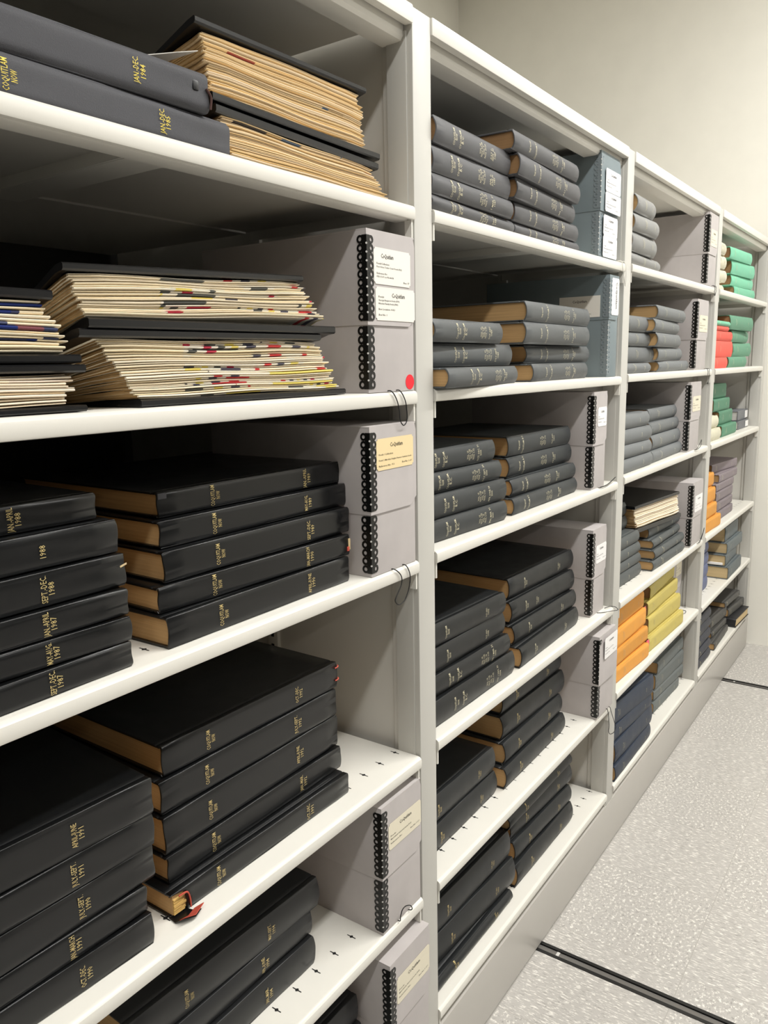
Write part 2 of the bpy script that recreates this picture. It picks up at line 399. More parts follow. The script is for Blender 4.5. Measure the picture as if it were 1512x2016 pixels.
HOLD = {(1, 1): 'holding worn volumes and a tan newspaper binder', (1, 2): 'holding newspaper binders and a box', (1, 3): 'holding volumes dated 1987 to 1990', (1, 4): 'holding volumes dated 1990 to 1992', (1, 5): 'holding volumes dated 1994', (1, 6): 'just above the floor',
        (2, 1): 'holding grey volumes and a blue-grey box', (2, 2): 'holding cloth volumes and a blue-grey box', (2, 3): 'holding dark grey volumes', (2, 4): 'holding black volumes', (2, 5): 'with a box and black volumes', (2, 6): 'with only black volumes',
        (3, 1): 'with four light grey volumes', (3, 2): 'holding grey volumes and a box', (3, 3): 'holding two stacks of four grey volumes', (3, 4): 'with a newspaper binder topping one stack', (3, 5): 'holding orange and yellow volumes', (3, 6): 'holding navy and slate volumes',
        (4, 1): 'with cream and mint green volumes', (4, 2): 'with red and green volumes', (4, 3): 'with dark green volumes', (4, 4): 'with orange and mauve volumes', (4, 5): 'with blue volumes', (4, 6): 'with small dark volumes'}
proto = make_shelf()
for b in (1, 2, 3, 4):
    for s in range(1, 7):
        if (b, s) == (1, 1): e = proto
        else:
            e = proto.copy(); COL.objects.link(e)
            for ch in list(proto.children):
                c = ch.copy(); COL.objects.link(c); c.parent = e
        e.location = ((b - 1) * P + 0.02775, -0.0035, BOT[b][s - 1])
        tag(e, 'white steel %s of %s, %s' % (SHN[s], BAYN[b], HOLD[(b, s)]), 'shelf', 'steel shelves of the range')

# ------------------------------------------------------------------ bound volumes
STACKS = {
 'B1S1L': [(0.57,0.017,0.1,0.345,1.615,1.6533),(0.536,0.011,-2.0,0.345,1.6541,1.694)],
 'B1S3L': [(0.382,0.011,0.4,0.345,1.0752,1.1031),(0.384,0.011,-2.5,0.345,1.1039,1.1298),(0.386,0.016,-1.5,0.345,1.1306,1.159),(0.392,0.025,-0.9,0.345,1.1599,1.1943),(0.391,0.032,-1.0,0.345,1.1952,1.23),(0.379,0.048,-1.4,0.345,1.2311,1.259)],
 'B1S3R': [(0.768,0.019,0.5,0.333,1.0752,1.1121),(0.775,0.022,-1.6,0.338,1.1129,1.1433),(0.788,0.032,-0.9,0.336,1.1441,1.1804),(0.801,0.045,-0.7,0.342,1.1814,1.2132),(0.814,0.056,-1.0,0.345,1.2142,1.2448)],
 'B1S4L': [(0.387,0.02,-2.4,0.345,0.7358,0.7745),(0.386,0.026,-1.3,0.345,0.7753,0.8072),(0.402,0.03,-0.3,0.345,0.808,0.8486),(0.404,0.028,-1.3,0.345,0.8494,0.888),(0.404,0.026,-3.0,0.345,0.8888,0.9323)],
 'B1S4R': [(0.767,0.031,-0.1,0.344,0.7358,0.7683),(0.775,0.051,0.4,0.34,0.7691,0.8041),(0.776,0.057,0.7,0.339,0.8049,0.8535),(0.775,0.057,-0.3,0.335,0.8544,0.897),(0.782,0.059,-0.9,0.332,0.8979,0.938)],
 'B1S5R': [(0.7,0.053,0.0,0.345,0.4714,0.5191),(0.703,0.06,0.0,0.345,0.5199,0.5583),(0.718,0.057,-1.6,0.345,0.5591,0.6084)],
 'B2S1L': [(1.287,0.012,2.2,0.309,1.6185,1.6406),(1.264,0.003,0.7,0.286,1.6415,1.6721),(1.253,0.004,1.2,0.275,1.673,1.7126),(1.248,0.002,1.9,0.27,1.7134,1.7526)],
 'B2S1R': [(1.635,0.023,1.5,0.341,1.6185,1.641),(1.621,0.02,2.1,0.34,1.6418,1.6759),(1.587,0.015,3.6,0.325,1.6767,1.7125),(1.584,0.003,3.2,0.332,1.7134,1.7509),(1.556,-0.004,1.8,0.325,1.7518,1.7856)],
 'B2S2L': [(1.285,0.001,5.2,0.307,1.3452,1.3777),(1.287,0.014,-0.0,0.309,1.379,1.4175),(1.231,0.006,1.9,0.253,1.4185,1.4549)],
 'B2S2R': [(1.686,0.015,3.2,0.339,1.3455,1.3809),(1.709,0.021,0.8,0.353,1.382,1.4175),(1.663,0.004,1.8,0.36,1.4188,1.4601),(1.67,0.007,1.9,0.359,1.4611,1.4997)],
 'B2S3L': [(1.274,0.015,-2.5,0.296,1.0789,1.1176),(1.281,0.02,-2.5,0.303,1.1184,1.1604),(1.27,0.026,-3.5,0.292,1.1613,1.1975),(1.256,0.033,-3.2,0.278,1.1985,1.2385)],
 'B2S3R': [(1.662,0.024,0.6,0.345,1.0789,1.1136),(1.658,0.027,-0.6,0.33,1.1144,1.1493),(1.675,0.045,-0.0,0.333,1.1503,1.192),(1.666,0.045,-0.7,0.319,1.1929,1.2352)],
 'B2S4L': [(1.32,0.017,-0.4,0.342,0.7428,0.7924),(1.306,0.021,-1.6,0.328,0.7932,0.8331),(1.299,0.03,-1.2,0.321,0.8339,0.8798),(1.297,0.027,-2.7,0.319,0.8806,0.9234)],
 'B2S4R': [(1.687,0.022,1.4,0.339,0.7428,0.7886),(1.69,0.03,-0.6,0.337,0.7894,0.8307),(1.698,0.039,-1.3,0.333,0.8316,0.879),(1.711,0.048,-1.8,0.334,0.8798,0.9256)],
 'B2S5L': [(1.296,0.044,0.8,0.318,0.4692,0.5235),(1.291,0.046,0.1,0.313,0.5244,0.5794)],
 'B2S5R': [(1.656,0.037,0.6,0.335,0.4692,0.5181),(1.651,0.044,0.3,0.318,0.5189,0.5682),(1.669,0.047,-1.1,0.328,0.569,0.6248),(1.662,0.054,-0.8,0.312,0.6256,0.672)],
 'B2S6L': [(1.328,0.019,0.0,0.35,0.2026,0.2291),(1.349,0.024,-2.5,0.36,0.2299,0.2953),(1.341,0.033,-1.4,0.36,0.2961,0.3604)],
 'B2S6R': [(1.696,0.026,-0.3,0.326,0.2026,0.2583),(1.691,0.029,-1.7,0.312,0.2591,0.3068),(1.703,0.034,-2.6,0.328,0.3076,0.357),(1.702,0.034,0.0,0.36,0.3578,0.3881)],
 'B3S1L': [(2.214,0.012,2.1,0.286,1.6236,1.6539),(2.141,0.002,1.1,0.213,1.6547,1.7016),(2.13,-0.006,0.1,0.202,1.7025,1.7452),(2.093,-0.006,1.8,0.165,1.7461,1.7892)],
 'B3S2L': [(2.145,0.006,0.2,0.217,1.3497,1.3766),(2.237,0.013,0.0,0.309,1.3776,1.4206),(2.195,0.009,0.0,0.267,1.4214,1.4575),(2.173,0.006,0.4,0.245,1.4584,1.4986)],
 'B3S2R': [(2.581,0.015,1.4,0.356,1.3497,1.3803),(2.53,0.024,4.3,0.342,1.3813,1.419),(2.481,0.017,5.0,0.344,1.42,1.4588),(2.447,0.014,4.9,0.347,1.4597,1.4949),(2.493,0.009,3.5,0.364,1.4958,1.5323)],
 'B3S3L': [(2.209,0.008,-0.2,0.281,1.084,1.121),(2.202,0.011,-1.0,0.274,1.1218,1.1582),(2.198,0.011,-1.8,0.27,1.159,1.2001),(2.183,0.015,-1.5,0.255,1.2009,1.2408)],
 'B3S3R': [(2.569,0.02,1.4,0.344,1.084,1.1196),(2.577,0.027,1.3,0.337,1.1204,1.163),(2.582,0.034,1.4,0.339,1.1639,1.2005),(2.618,0.042,0.1,0.348,1.2015,1.2401)],
 'B3S4L': [(2.233,0.036,-0.9,0.28,0.743,0.7806),(2.231,0.038,-0.8,0.28,0.7815,0.8123),(2.229,0.04,-0.6,0.28,0.8132,0.8468),(2.219,0.041,-0.8,0.28,0.8477,0.8838)],
 'B3S4R': [(2.614,0.007,-1.1,0.331,0.743,0.7738),(2.628,0.013,-0.4,0.325,0.7746,0.8038),(2.625,0.028,0.5,0.31,0.8046,0.8326),(2.649,0.036,-1.5,0.321,0.8334,0.868)],
 'B3S5L': [(2.248,0.007,-2.6,0.32,0.481,0.5263),(2.265,0.017,-1.5,0.33,0.5271,0.5737),(2.274,0.028,-0.1,0.33,0.5745,0.629),(2.27,0.035,-0.3,0.33,0.6299,0.6822)],
 'B3S5R': [(2.628,0.003,-1.8,0.354,0.481,0.5303),(2.632,0.016,-1.5,0.334,0.5311,0.5864),(2.647,0.032,0.3,0.343,0.5873,0.6352),(2.65,0.046,2.1,0.314,0.636,0.6783)],
 'B3S6L': [(2.281,-0.0,0.3,0.334,0.202,0.247),(2.29,-0.0,-1.0,0.33,0.2478,0.3094),(2.271,-0.002,-2.8,0.33,0.3102,0.3558),(2.267,-0.007,-4.9,0.33,0.3566,0.4195)],
 'B3S6R': [(2.731,0.032,-1.7,0.282,0.202,0.2412),(2.769,0.028,-3.1,0.308,0.242,0.2796),(2.773,0.03,-2.2,0.306,0.2804,0.3342),(2.781,0.035,-0.6,0.308,0.335,0.3789)],
 'B4S1L': [(3.137,0.042,0.0,0.259,1.6245,1.6549),(3.042,0.013,0.0,0.164,1.6557,1.6969),(2.994,0.006,0.0,0.116,1.6978,1.7406),(2.954,-0.0,0.0,0.076,1.7414,1.7808)],
 'B4S1R': [(3.595,0.017,-2.8,0.317,1.6247,1.6623),(3.551,0.019,-3.4,0.312,1.6631,1.703),(3.532,0.011,-4.3,0.313,1.7038,1.7549),(3.471,0.012,-3.3,0.306,1.7557,1.7984)],
 'B4S2L': [(3.119,0.01,0.0,0.241,1.3496,1.3892),(3.2,0.011,0.0,0.3,1.3901,1.4482),(3.186,0.011,0.0,0.3,1.449,1.4833),(3.117,0.01,0.0,0.239,1.4842,1.5011),(3.13,0.009,0.0,0.252,1.502,1.5194)],
 'B4S2R': [(3.554,0.025,-0.8,0.313,1.3496,1.3914),(3.647,0.028,-1.2,0.315,1.3923,1.4475),(3.566,0.027,-0.3,0.292,1.4483,1.4942),(3.538,0.005,-2.8,0.343,1.4952,1.5485)],
 'B4S3L': [(3.413,0.022,0.1,0.262,1.0825,1.1277),(3.391,0.036,0.4,0.241,1.1286,1.1825),(3.332,0.037,-0.9,0.25,1.1835,1.2314),(3.311,0.048,-1.0,0.25,1.2325,1.288)],
 'B4S3R': [(3.739,0.038,0.2,0.216,1.0825,1.1173),(3.779,0.05,0.7,0.219,1.1181,1.1599)],
 'B4S4R': [(3.471,0.029,-0.1,0.276,0.7402,0.775),(3.485,0.035,-0.2,0.274,0.7758,0.8115),(3.501,0.039,-0.7,0.282,0.8123,0.8515),(3.52,0.04,-1.3,0.291,0.8523,0.8837),(3.569,0.038,-1.9,0.291,0.8845,0.9189),(3.593,0.045,-6.1,0.315,0.9197,0.9564)],
 'B4S4L': [(3.139,0.005,-1.8,0.261,0.7402,0.7887),(3.109,0.016,0.0,0.231,0.7896,0.8381),(3.124,0.027,0.0,0.246,0.839,0.8936),(3.15,0.041,0.0,0.272,0.8945,0.9469)],
 'B4S5R': [(3.593,0.003,0.5,0.268,0.472,0.5245),(3.574,0.022,1.7,0.243,0.5253,0.5731),(3.635,0.012,-0.6,0.284,0.5739,0.6208),(3.609,0.028,0.1,0.25,0.6216,0.6839)],
 'B4S5L': [(3.161,0.046,0.0,0.283,0.472,0.5246),(3.159,0.046,0.0,0.281,0.5255,0.5758),(3.158,0.046,0.0,0.28,0.5766,0.6223),(3.163,0.049,0.0,0.285,0.6232,0.6617)],
 'B4S6L': [(3.115,0.009,0.0,0.237,0.2014,0.2394),(3.12,0.011,0.0,0.242,0.2402,0.2782),(3.125,0.015,0.0,0.247,0.279,0.3214),(3.123,0.016,0.0,0.245,0.3222,0.3646),(3.122,0.016,0.0,0.244,0.3654,0.4053)],
 'B4S6M': [(3.468,0.016,1.6,0.285,0.2014,0.2316),(3.477,0.026,-1.7,0.243,0.2324,0.2585),(3.503,0.033,-2.8,0.243,0.2593,0.3054),(3.699,0.018,-2.7,0.245,0.3062,0.3318)],
 'B4S6R': [(3.762,-0.001,-0.2,0.248,0.2014,0.2414),(3.777,0.011,-4.5,0.241,0.2422,0.2797)],
}

# each row: right end x, front y, yaw (deg), length, underside z, upper z ; listed from the bottom of the stack up

def spine_y(s, b, flat):
    q = abs(2 * s - 1)
    return b * (q ** 8 if flat else q ** 2.2)
def book_meshes(L, T, W, bulge, flat, rnd, tear=0.0, boards=0.003):
    t = boards; cov = bmesh.new()
    out = []; inn = []; spf = []
    def add(y, z, yi, zi, sp=0): out.append((y, z)); inn.append((yi, zi)); spf.append(sp)
    b = bulge; g = b + 0.0105
    add(W, 0, W, t); add(W * 0.5, 0, W * 0.5, t); add(g + 0.006, 0, g + 0.006, t); add(g + 0.002, 0.0002, g + 0.002, t)
    add(g, 0.0015, g, t + 0.0003); add(g - 0.0022, 0.0002, g - 0.002, t); er = 0.0013
    for a_ in (270, 250, 230, 210, 190): add(b + er + er * math.cos(R(a_)), er + er * math.sin(R(a_)), b + 0.0036, t, 1)
    N = 12
    for i in range(N + 1):
        s = i / N; y = spine_y(s, b, flat); z = er + (T - 2 * er) * s
        add(y, z, y + 0.0022, t + (T - 2 * t) * s, 1)
    for a_ in (170, 150, 130, 110, 90): add(b + er + er * math.cos(R(a_)), T - er + er * math.sin(R(a_)), b + 0.0036, T - t, 1)
    add(g - 0.0022, T - 0.0002, g - 0.002, T - t); add(g, T - 0.0015, g, T - t - 0.0003)
    add(g + 0.002, T - 0.0002, g + 0.002, T - t); add(g + 0.006, T, g + 0.006, T - t); add(W * 0.5, T, W * 0.5, T - t); add(W, T, W, T - t)
    n = len(out); st = [(-L, 1), (-L + 0.0012, 0), (-L + 0.03, 0), (-L * 0.75, 0), (-L * 0.5, 0), (-L * 0.25, 0), (-0.03, 0), (-0.0012, 0), (0, 1)]
    A = []
    for k, (x, ins) in enumerate(st):
        ro = []; ri = []
        wv = 0.0 if k in (0, 1, 7, 8) else 1.0
        for i in range(n):
            y, z = out[i]; yi, zi = inn[i]
            if ins: y2 = y + (yi - y) * 0.3; z2 = z + (zi - z) * 0.3
            else: y2, z2 = y, z
            dy = wv * spf[i] * 0.0007 * math.sin(k * 2.3 + i * 0.7 + rnd * 9)
            xx = x
            if tear and spf[i] and k < 3 and i < n - 12: xx = x + tear * (1.0 - 0.35 * (i / n)) if k < 2 else max(x, -L + tear + 0.006)
            if spf[i] and k in (0, 8): xx += (0.0008 if k == 0 else -0.0008) * math.sin(i * 0.45 + rnd * 7)
            ro.append(cov.verts.new((xx, y2 + dy, z2))); ri.append(cov.verts.new((xx, yi + dy, zi)))
        A.append((ro, ri))
    for k in range(len(A) - 1):
        for j in (0, 1):
            a = A[k][j]; c = A[k + 1][j]
            for i in range(n - 1): cov.faces.new((a[i], a[i + 1], c[i + 1], c[i]))
        for i in (0, n - 1): cov.faces.new((A[k][0][i], A[k][1][i], A[k + 1][1][i], A[k + 1][0][i]))
    for k in (0, len(A) - 1):
        for i in range(n - 1): cov.faces.new((A[k][0][i], A[k][0][i + 1], A[k][1][i + 1], A[k][1][i]))
    pg = bmesh.new(); pr = []; m = 0.0035
    yb = W - 0.004
    pr += [(yb, t + 0.0002), (b + 0.004, t + 0.0002)]
    for i in range(9):
        s = i / 8; pr.append((spine_y(s, b, flat) + 0.0032, t + 0.0003 + (T - 2 * t - 0.0006) * s))
    pr += [(b + 0.004, T - t - 0.0002), (yb, T - t - 0.0002), (yb - 0.004, T / 2)]
    extr_x(pg, pr, -L + m, -m)
    return cov, pg

def book(x, y, yaw, L, z0, z1, style, label, group, rnd, W=None, texts=(), tear=0.0, rot_extra=0.0, cat='bound volume'):
    T = z1 - z0
    root = empty('bound_volume', (x, y, z0 + 0.0002), R(yaw + rot_extra), label, cat, group)
    bul = style.get('bulge', 0.006); flat = style.get('flat', False)
    if W is None: W = style.get('W', 0.27)
    cov, pg = book_meshes(L, T, W, bul, flat, rnd, tear, style.get('boards', 0.003))
    c = obj('cover', cov, style['cloth'], root, 50)
    obj('page_block', pg, style['pages'], root, 35)
    for nm, lst in texts:
        bm = bmesh.new()
        for fr, s, ln, cap in lst:
            xc = -L * (1 - fr)
            ln2 = min(ln, (T - 0.004))
            def fn(a, c_, xc=xc):
                z = T / 2 + a; yy = spine_y((z - 0.0013) / (T - 0.0026), bul, flat) - 0.0009
                return (xc - c_, yy, z)
            put_text(bm, s, fn, ln2, cap, style.get('bold', 0.004))
        text_obj(nm, bm, style['gold'], root)
    return root, c

LEA = m_cloth('black_leatherette', rgb(14, 15, 16), 0.34, 0.06, 0.46, 0.08)
ST = {
 'worn': dict(cloth=m_cloth('worn_charcoal_cloth', rgb(70, 70, 74), 0.62, 0.6, 0.35, 0.2), pages=M_PAGE_TAN, bulge=0.0035, flat=True, gold=M_YGOLD, W=0.28, boards=0.0022),
 'black': dict(cloth=LEA, pages=M_PAGE_TAN, bulge=0.0012, flat=True, gold=M_GOLD, W=0.29),
 'black_soft': dict(cloth=m_cloth('soft_black_leatherette', rgb(28, 29, 30), 0.42, 0.15, 0.5, 0.1), pages=M_PAGE_TAN, bulge=0.004, gold=M_GOLD, W=0.29),
 'grey_a': dict(cloth=m_cloth('charcoal_cloth', rgb(84, 84, 86), 0.55, 0.4), pages=M_PAGE_BROWN, bulge=0.005, gold=M_GOLDP),
 'grey_b': dict(cloth=m_cloth('grey_cloth', rgb(84, 87, 88), 0.5, 0.35), pages=M_PAGE_TAN, bulge=0.006, gold=M_GOLDP),
 'grey_c': dict(cloth=m_cloth('dark_grey_cloth', rgb(52, 55, 56), 0.5, 0.35), pages=M_PAGE_TAN, bulge=0.006, gold=M_GOLDP),
 'blk_b': dict(cloth=m_cloth('black_buckram', rgb(24, 26, 27), 0.42, 0.2, 0.42), pages=M_PAGE_TAN, bulge=0.006, gold=M_GOLDP),
 'blk_c': dict(cloth=m_cloth('black_buckram_matt', rgb(30, 32, 33), 0.45, 0.2, 0.42), pages=M_PAGE_TAN, bulge=0.007, gold=M_GOLD),
 'lgrey': dict(cloth=m_cloth('light_grey_buckram', rgb(138, 138, 136), 0.55, 0.3), pages=M_PAGE_TAN, bulge=0.008, gold=M_GOLDP, W=0.25),
 'mgrey': dict(cloth=m_cloth('mid_grey_buckram', rgb(112, 115, 116), 0.55, 0.3), pages=M_PAGE_TAN, bulge=0.007, gold=M_GOLDP, W=0.25),
 'dgrey': dict(cloth=m_cloth('dark_slate_buckram', rgb(80, 84, 84), 0.5, 0.3), pages=M_PAGE_TAN, bulge=0.006, gold=M_GOLDP, W=0.24),
 'orange': dict(cloth=m_cloth('orange_cloth', rgb(222, 156, 70), 0.6, 0.3, 0.3, 0.08), pages=M_PAGE_TAN, bulge=0.003, flat=True, gold=M_GOLDD, W=0.24),
 'yellow': dict(cloth=m_cloth('mustard_yellow_cloth', rgb(194, 178, 100), 0.6, 0.3, 0.3, 0.08), pages=M_PAGE_BROWN, bulge=0.003, flat=True, gold=M_GOLDD, W=0.24),
 'navy': dict(cloth=m_cloth('navy_cloth', rgb(50, 58, 72), 0.5, 0.3), pages=M_PAGE_TAN, bulge=0.004, gold=M_GOLDD, W=0.23),
 'slate': dict(cloth=m_cloth('slate_grey_cloth', rgb(102, 107, 106), 0.55, 0.3), pages=M_PAGE_TAN, bulge=0.003, flat=True, gold=M_GOLDD, W=0.23),
 'cream': dict(cloth=m_cloth('cream_cloth', rgb(208, 204, 182), 0.65, 0.3), pages=M_PAGE_TAN, bulge=0.006, gold=M_GOLDD, W=0.22),
 'mint': dict(cloth=m_cloth('mint_green_cloth', rgb(122, 192, 160), 0.6, 0.3, 0.3, 0.08), pages=M_PAGE_BROWN, bulge=0.004, gold=M_GOLDP, W=0.22),
 'red': dict(cloth=m_cloth('coral_red_cloth', rgb(236, 96, 82), 0.6, 0.3, 0.3, 0.06), pages=M_PAGE_TAN, bulge=0.004, gold=M_GOLDD, W=0.22),
 'green': dict(cloth=m_cloth('sage_green_cloth', rgb(102, 150, 124), 0.6, 0.3, 0.3, 0.08), pages=M_PAGE_BROWN, bulge=0.006, gold=M_GOLDP, W=0.22),
 'green2': dict(cloth=m_cloth('deep_green_cloth', rgb(90, 138, 112), 0.6, 0.3, 0.3, 0.08), pages=M_PAGE_BROWN, bulge=0.003, flat=True, gold=M_GOLDP, W=0.20),
 'mauve': dict(cloth=m_cloth('mauve_grey_cloth', rgb(134, 124, 128), 0.6, 0.3), pages=M_PAGE_TAN, bulge=0.002, flat=True, gold=M_GOLDP, W=0.20),
 'blueg': dict(cloth=m_cloth('blue_grey_cloth', rgb(100, 108, 110), 0.5, 0.3), pages=M_PAGE_CREAM, bulge=0.002, flat=True, gold=M_GOLDD, W=0.22),
 'blue': dict(cloth=m_cloth('muted_blue_cloth', rgb(98, 106, 138), 0.55, 0.3), pages=M_PAGE_TAN, bulge=0.004, gold=M_GOLDD, W=0.22),
 'dnavy': dict(cloth=m_cloth('dark_navy_cloth', rgb(50, 53, 62), 0.5, 0.3), pages=M_PAGE_TAN, bulge=0.006, gold=M_GOLDP, W=0.22),
 'dtaupe': dict(cloth=m_cloth('dark_taupe_cloth', rgb(78, 77, 74), 0.5, 0.3), pages=M_PAGE_TAN, bulge=0.003, flat=True, gold=M_GOLDP, W=0.18),
 'bgrey': dict(cloth=m_cloth('grey_case_board', rgb(112, 114, 118), 0.5, 0.2), pages=M_PAGE_WHITE, bulge=0.0008, flat=True, gold=M_GOLDD, W=0.17),
}
_b = LEA.node_tree.nodes['Principled BSDF']; _b.inputs['Coat Weight'].default_value = 0.32; _b.inputs['Coat Roughness'].default_value = 0.16; _b.inputs['Specular IOR Level'].default_value = 0.3
H = 0.0066
def tA(date=None, title=True, f=(0.22, 0.245), g=(0.725, 0.748), yr=None):
    r = []
    if title: r.append(('title_lettering', [(f[0], 'COQUITLAM', 0.026, H), (f[1], 'NOW', 0.010, H)]))
    if date:
        l_ = [(g[0], date, 0.0028 * len(date) - 0.001, H)] if yr and date != yr else []
        r.append(('date_lettering', l_ + [(g[1], yr, 0.0125, H)]))
    return r
def tB(d, vols, ttl=('COQUITLAM', 'NOW', 'COQUITLAM,', 'B.C.'), f=(0.21, 0.236, 0.288, 0.312), v0=0.545, g0=0.70):
    a = [(f[i], s, (0.0026 * len(s) + 0.002), 0.0062) for i, s in enumerate(ttl) if s]
    b = [(v0 + 0.024 * i, s, 0.0021 * len(s) + 0.001, 0.0056) for i, s in enumerate(vols)]
    c = [(g0 + 0.026 * i, s, 0.0024 * len(s) + 0.001, 0.0058) for i, s in enumerate(d)]
    return [('title_lettering', a), ('volume_lettering', b), ('date_lettering', c)]
def tC(f=0.21, g=0.73, a='COQUITLAM', b='NOW', c='1996'):
    return [('title_lettering', [(f, a, 0.024, 0.0055), (f + 0.024, b, 0.010, 0.0055)]), ('date_lettering', [(g, 'OCT.-DEC.', 0.019, 0.005), (g + 0.022, c, 0.011, 0.005)])]
def tD(f=0.18, g=0.74, a='COQUITLAM', b='HERALD', only=None):
    r = []
    if only != 2: r.append(('title_lettering', [(f, a, 0.024, 0.004), (f + 0.03, b, 0.018, 0.004)]))
    if only != 1: r.append(('date_lettering', [(g, '1965', 0.012, 0.005)]))
    return r
ORD = ['top', 'second', 'third', 'fourth', 'fifth', 'sixth']
def oname(i, n):
    if n == 1: return 'alone'
    if i == 0: return 'topmost'
    if i == n - 1: return 'lowest'
    return ORD[i] + ' from top'
def stack(key, style, adj, texts, side, labels=None, cat='bound volume', W=None, tears={}):
    rows = STACKS[key]; n = len(rows); b = int(key[1]); s = int(key[3]); out = []
    for i in range(n):
        r = rows[n - 1 - i]                      # i counts from the top
        stl = style[i] if isinstance(style, list) else style
        ad = adj[i] if isinstance(adj, list) else adj
        lab = (labels[i] if labels and labels[i] else '%s bound volume, %s of the %s stack, %s, %s' % (ad, oname(i, n), side, SHN[s], BAYN[b]))
        tx = texts[i] if isinstance(texts, list) and (len(texts) == n) and (not texts or texts[i] is None or isinstance(texts[i], list)) else texts
        o, c = book(*r, ST[stl], lab, 'bound volumes on the %s of the %s' % (SHN[s], BAYN[b]), (hash_(key) + i * 0.37) % 1, W=W, texts=tx or (), tear=tears.get(i, 0.0), cat=cat)
        out.append((o, c, r))
    return out
def hash_(k): return sum(ord(c) * (i + 3) for i, c in enumerate(k)) % 97 / 97.0

NB = 'nearest bay'
def lb1(d, extra, st='left', sh='third'): return 'black volume stamped %s, %s of %s stack, %s shelf' % (d, extra, st, sh)
k = stack('B1S1L', 'worn', 'charcoal', [tA('JAN.-DEC.', True, (0.20, 0.224), (0.729, 0.753), '1984'), tA('JAN.-DEC.', True, (0.232, 0.256), (0.721, 0.742), '1985')], 'left',
      ['worn charcoal cloth volume stamped 1984, lying on the 1985 volume, top shelf', 'worn charcoal cloth volume stamped 1985, under the 1984 volume, top shelf'])
worn84 = k[0]
ds = [('JAN.-APRIL', '1988'), ('1988', '1988'), ('SEPT.-DEC.', '1988'), ('JAN.-APRIL', '1987'), ('MAY-AUG.', '1987'), ('SEPT.-DEC.', '1987')]
k3l = stack('B1S3L', 'black', 'black', [tA(d, True, (0.22, 0.245), (0.73, 0.752), y) for d, y in ds], 'left',
      [lb1((d + ' ' + y) if d != y else '1988 only', oname(i, 6)) for i, (d, y) in enumerate(ds)])
ds = [('JAN.-APRIL', '1989'), ('MAY-AUG.', '1989'), ('SEPT.-DEC.', '1989'), ('JAN.-MARCH', '1990'), ('APRIL-JUNE', '1990')]
k3r = stack('B1S3R', 'black', 'black', [tA(d, True, (0.238, 0.263), (0.73, 0.754), y) for d, y in ds], 'right', [lb1(d + ' ' + y, oname(i, 5), 'right') for i, (d, y) in enumerate(ds)])
ds = [('APRIL-JUNE', '1991'), ('JULY-SEPT.', '1991'), ('JULY-SEPT.', '1990'), ('JAN.-MARCH', '1991'), ('OCT.-DEC.', '1990')]
gs = [(0.719, 0.742), (0.705, 0.729), (0.724, 0.747), (0.725, 0.747), (0.739, 0.762)]
stack('B1S4L', 'black', 'black', [tA(d, True, (0.22, 0.245), gs[i], y) for i, (d, y) in enumerate(ds)], 'left', [lb1(d + ' ' + y, oname(i, 5), 'left', 'fourth') for i, (d, y) in enumerate(ds)])
ds = [('OCT.-DEC.', '1992'), ('JULY-SEPT.', '1992'), ('APRIL-JUNE', '1992'), ('JAN.-MAR.', '1992'), ('OCT.-DEC.', '1991')]
lbs = [lb1(d + ' ' + y, oname(i, 5), 'right', 'fourth') for i, (d, y) in enumerate(ds)]
lbs[4] = 'black volume stamped OCT.-DEC. 1991 with torn spine corner showing red leather'
k4r = stack('B1S4R', 'black', 'black', [tA(d, True, (0.215, 0.24), (0.72, 0.745), y) for d, y in ds], 'right', lbs, tears={4: 0.026})
ds = [('MAY-SEPT.', '1994'), ('APR.-JUNE', '1994'), ('JAN.-MAR.', '1994')]
stack('B1S5R', 'black_soft', 'black', [tA(d, True, (0.25, 0.275), (0.684, 0.708), y) for d, y in ds], 'right', ['black volume stamped %s %s, %s, fifth shelf of nearest bay' % (d, y, oname(i, 3)) for i, (d, y) in enumerate(ds)])
# volumes low in the nearest bay, mostly below the frame
for i, (x, y, z0, z1) in enumerate([(0.79, 0.040, 0.308, 0.358), (0.792, 0.034, 0.255, 0.307), (0.79, 0.03, 0.203, 0.254)]):
    book(x - 0.004, y, -0.8, 0.345, z0, z1, ST['black_soft'], 'black bound volume, %s of the stack beside the grey box, bottom shelf' % oname(i, 3), 'bound volumes on the bottom shelf of the nearest bay', 0.3 * i)

vA = ['VOL. 14', 'NOS. 27-38', 'VOL. 9', 'NOS. 37-39']; vB = ['VOL. 13', 'NOS. 14-26', 'VOL. 9', 'NOS. 26-36']
stack('B2S1L', 'grey_a', 'charcoal cloth', [tB(['JULY 1-', 'SEPT. 30', '1987'], vA), tB(['APR. 1-', 'JUNE 30', '1987'], vB), tB(['1 MAR. 31', '1987'], ['VOL. 9', 'NOS. 1-12', 'VOL. 13', 'NOS. 6-13']), tB(['1 DEC. 31', '1986'], ['VOL. 13', 'NOS. 40-52', 'VOL. 8', 'NOS. 1-14'])], 'left')
v4 = ['VOL. 15', 'NOS. 1-25', 'VOL. 10', 'NOS. 1-12']
def rB(d, y): return tB([d, y], v4, ('THE NOW', '', 'COQUITLAM, B.C.', ''), (0.205, 0, 0.29, 0), 0.55, 0.705)
stack('B2S1R', 'grey_a', 'charcoal cloth', [rB('OCT. 1-DEC. 31', '1988'), rB('JULY 1-SEPT. 30', '1988'), rB('APR. 1-JUNE 30', '1988'), rB('JAN. 1-MAR. 31', '1988'), rB('OCT. 1-DEC. 31', '1987')], 'right')
def rC(d, y, f0=0.394): return tB([d, y], v4, ('COQUITLAM', 'NOW', 'COQUITLAM,', 'B.C.'), (f0 - 0.03, f0, f0 + 0.06, f0 + 0.085), 0.64, 0.775)
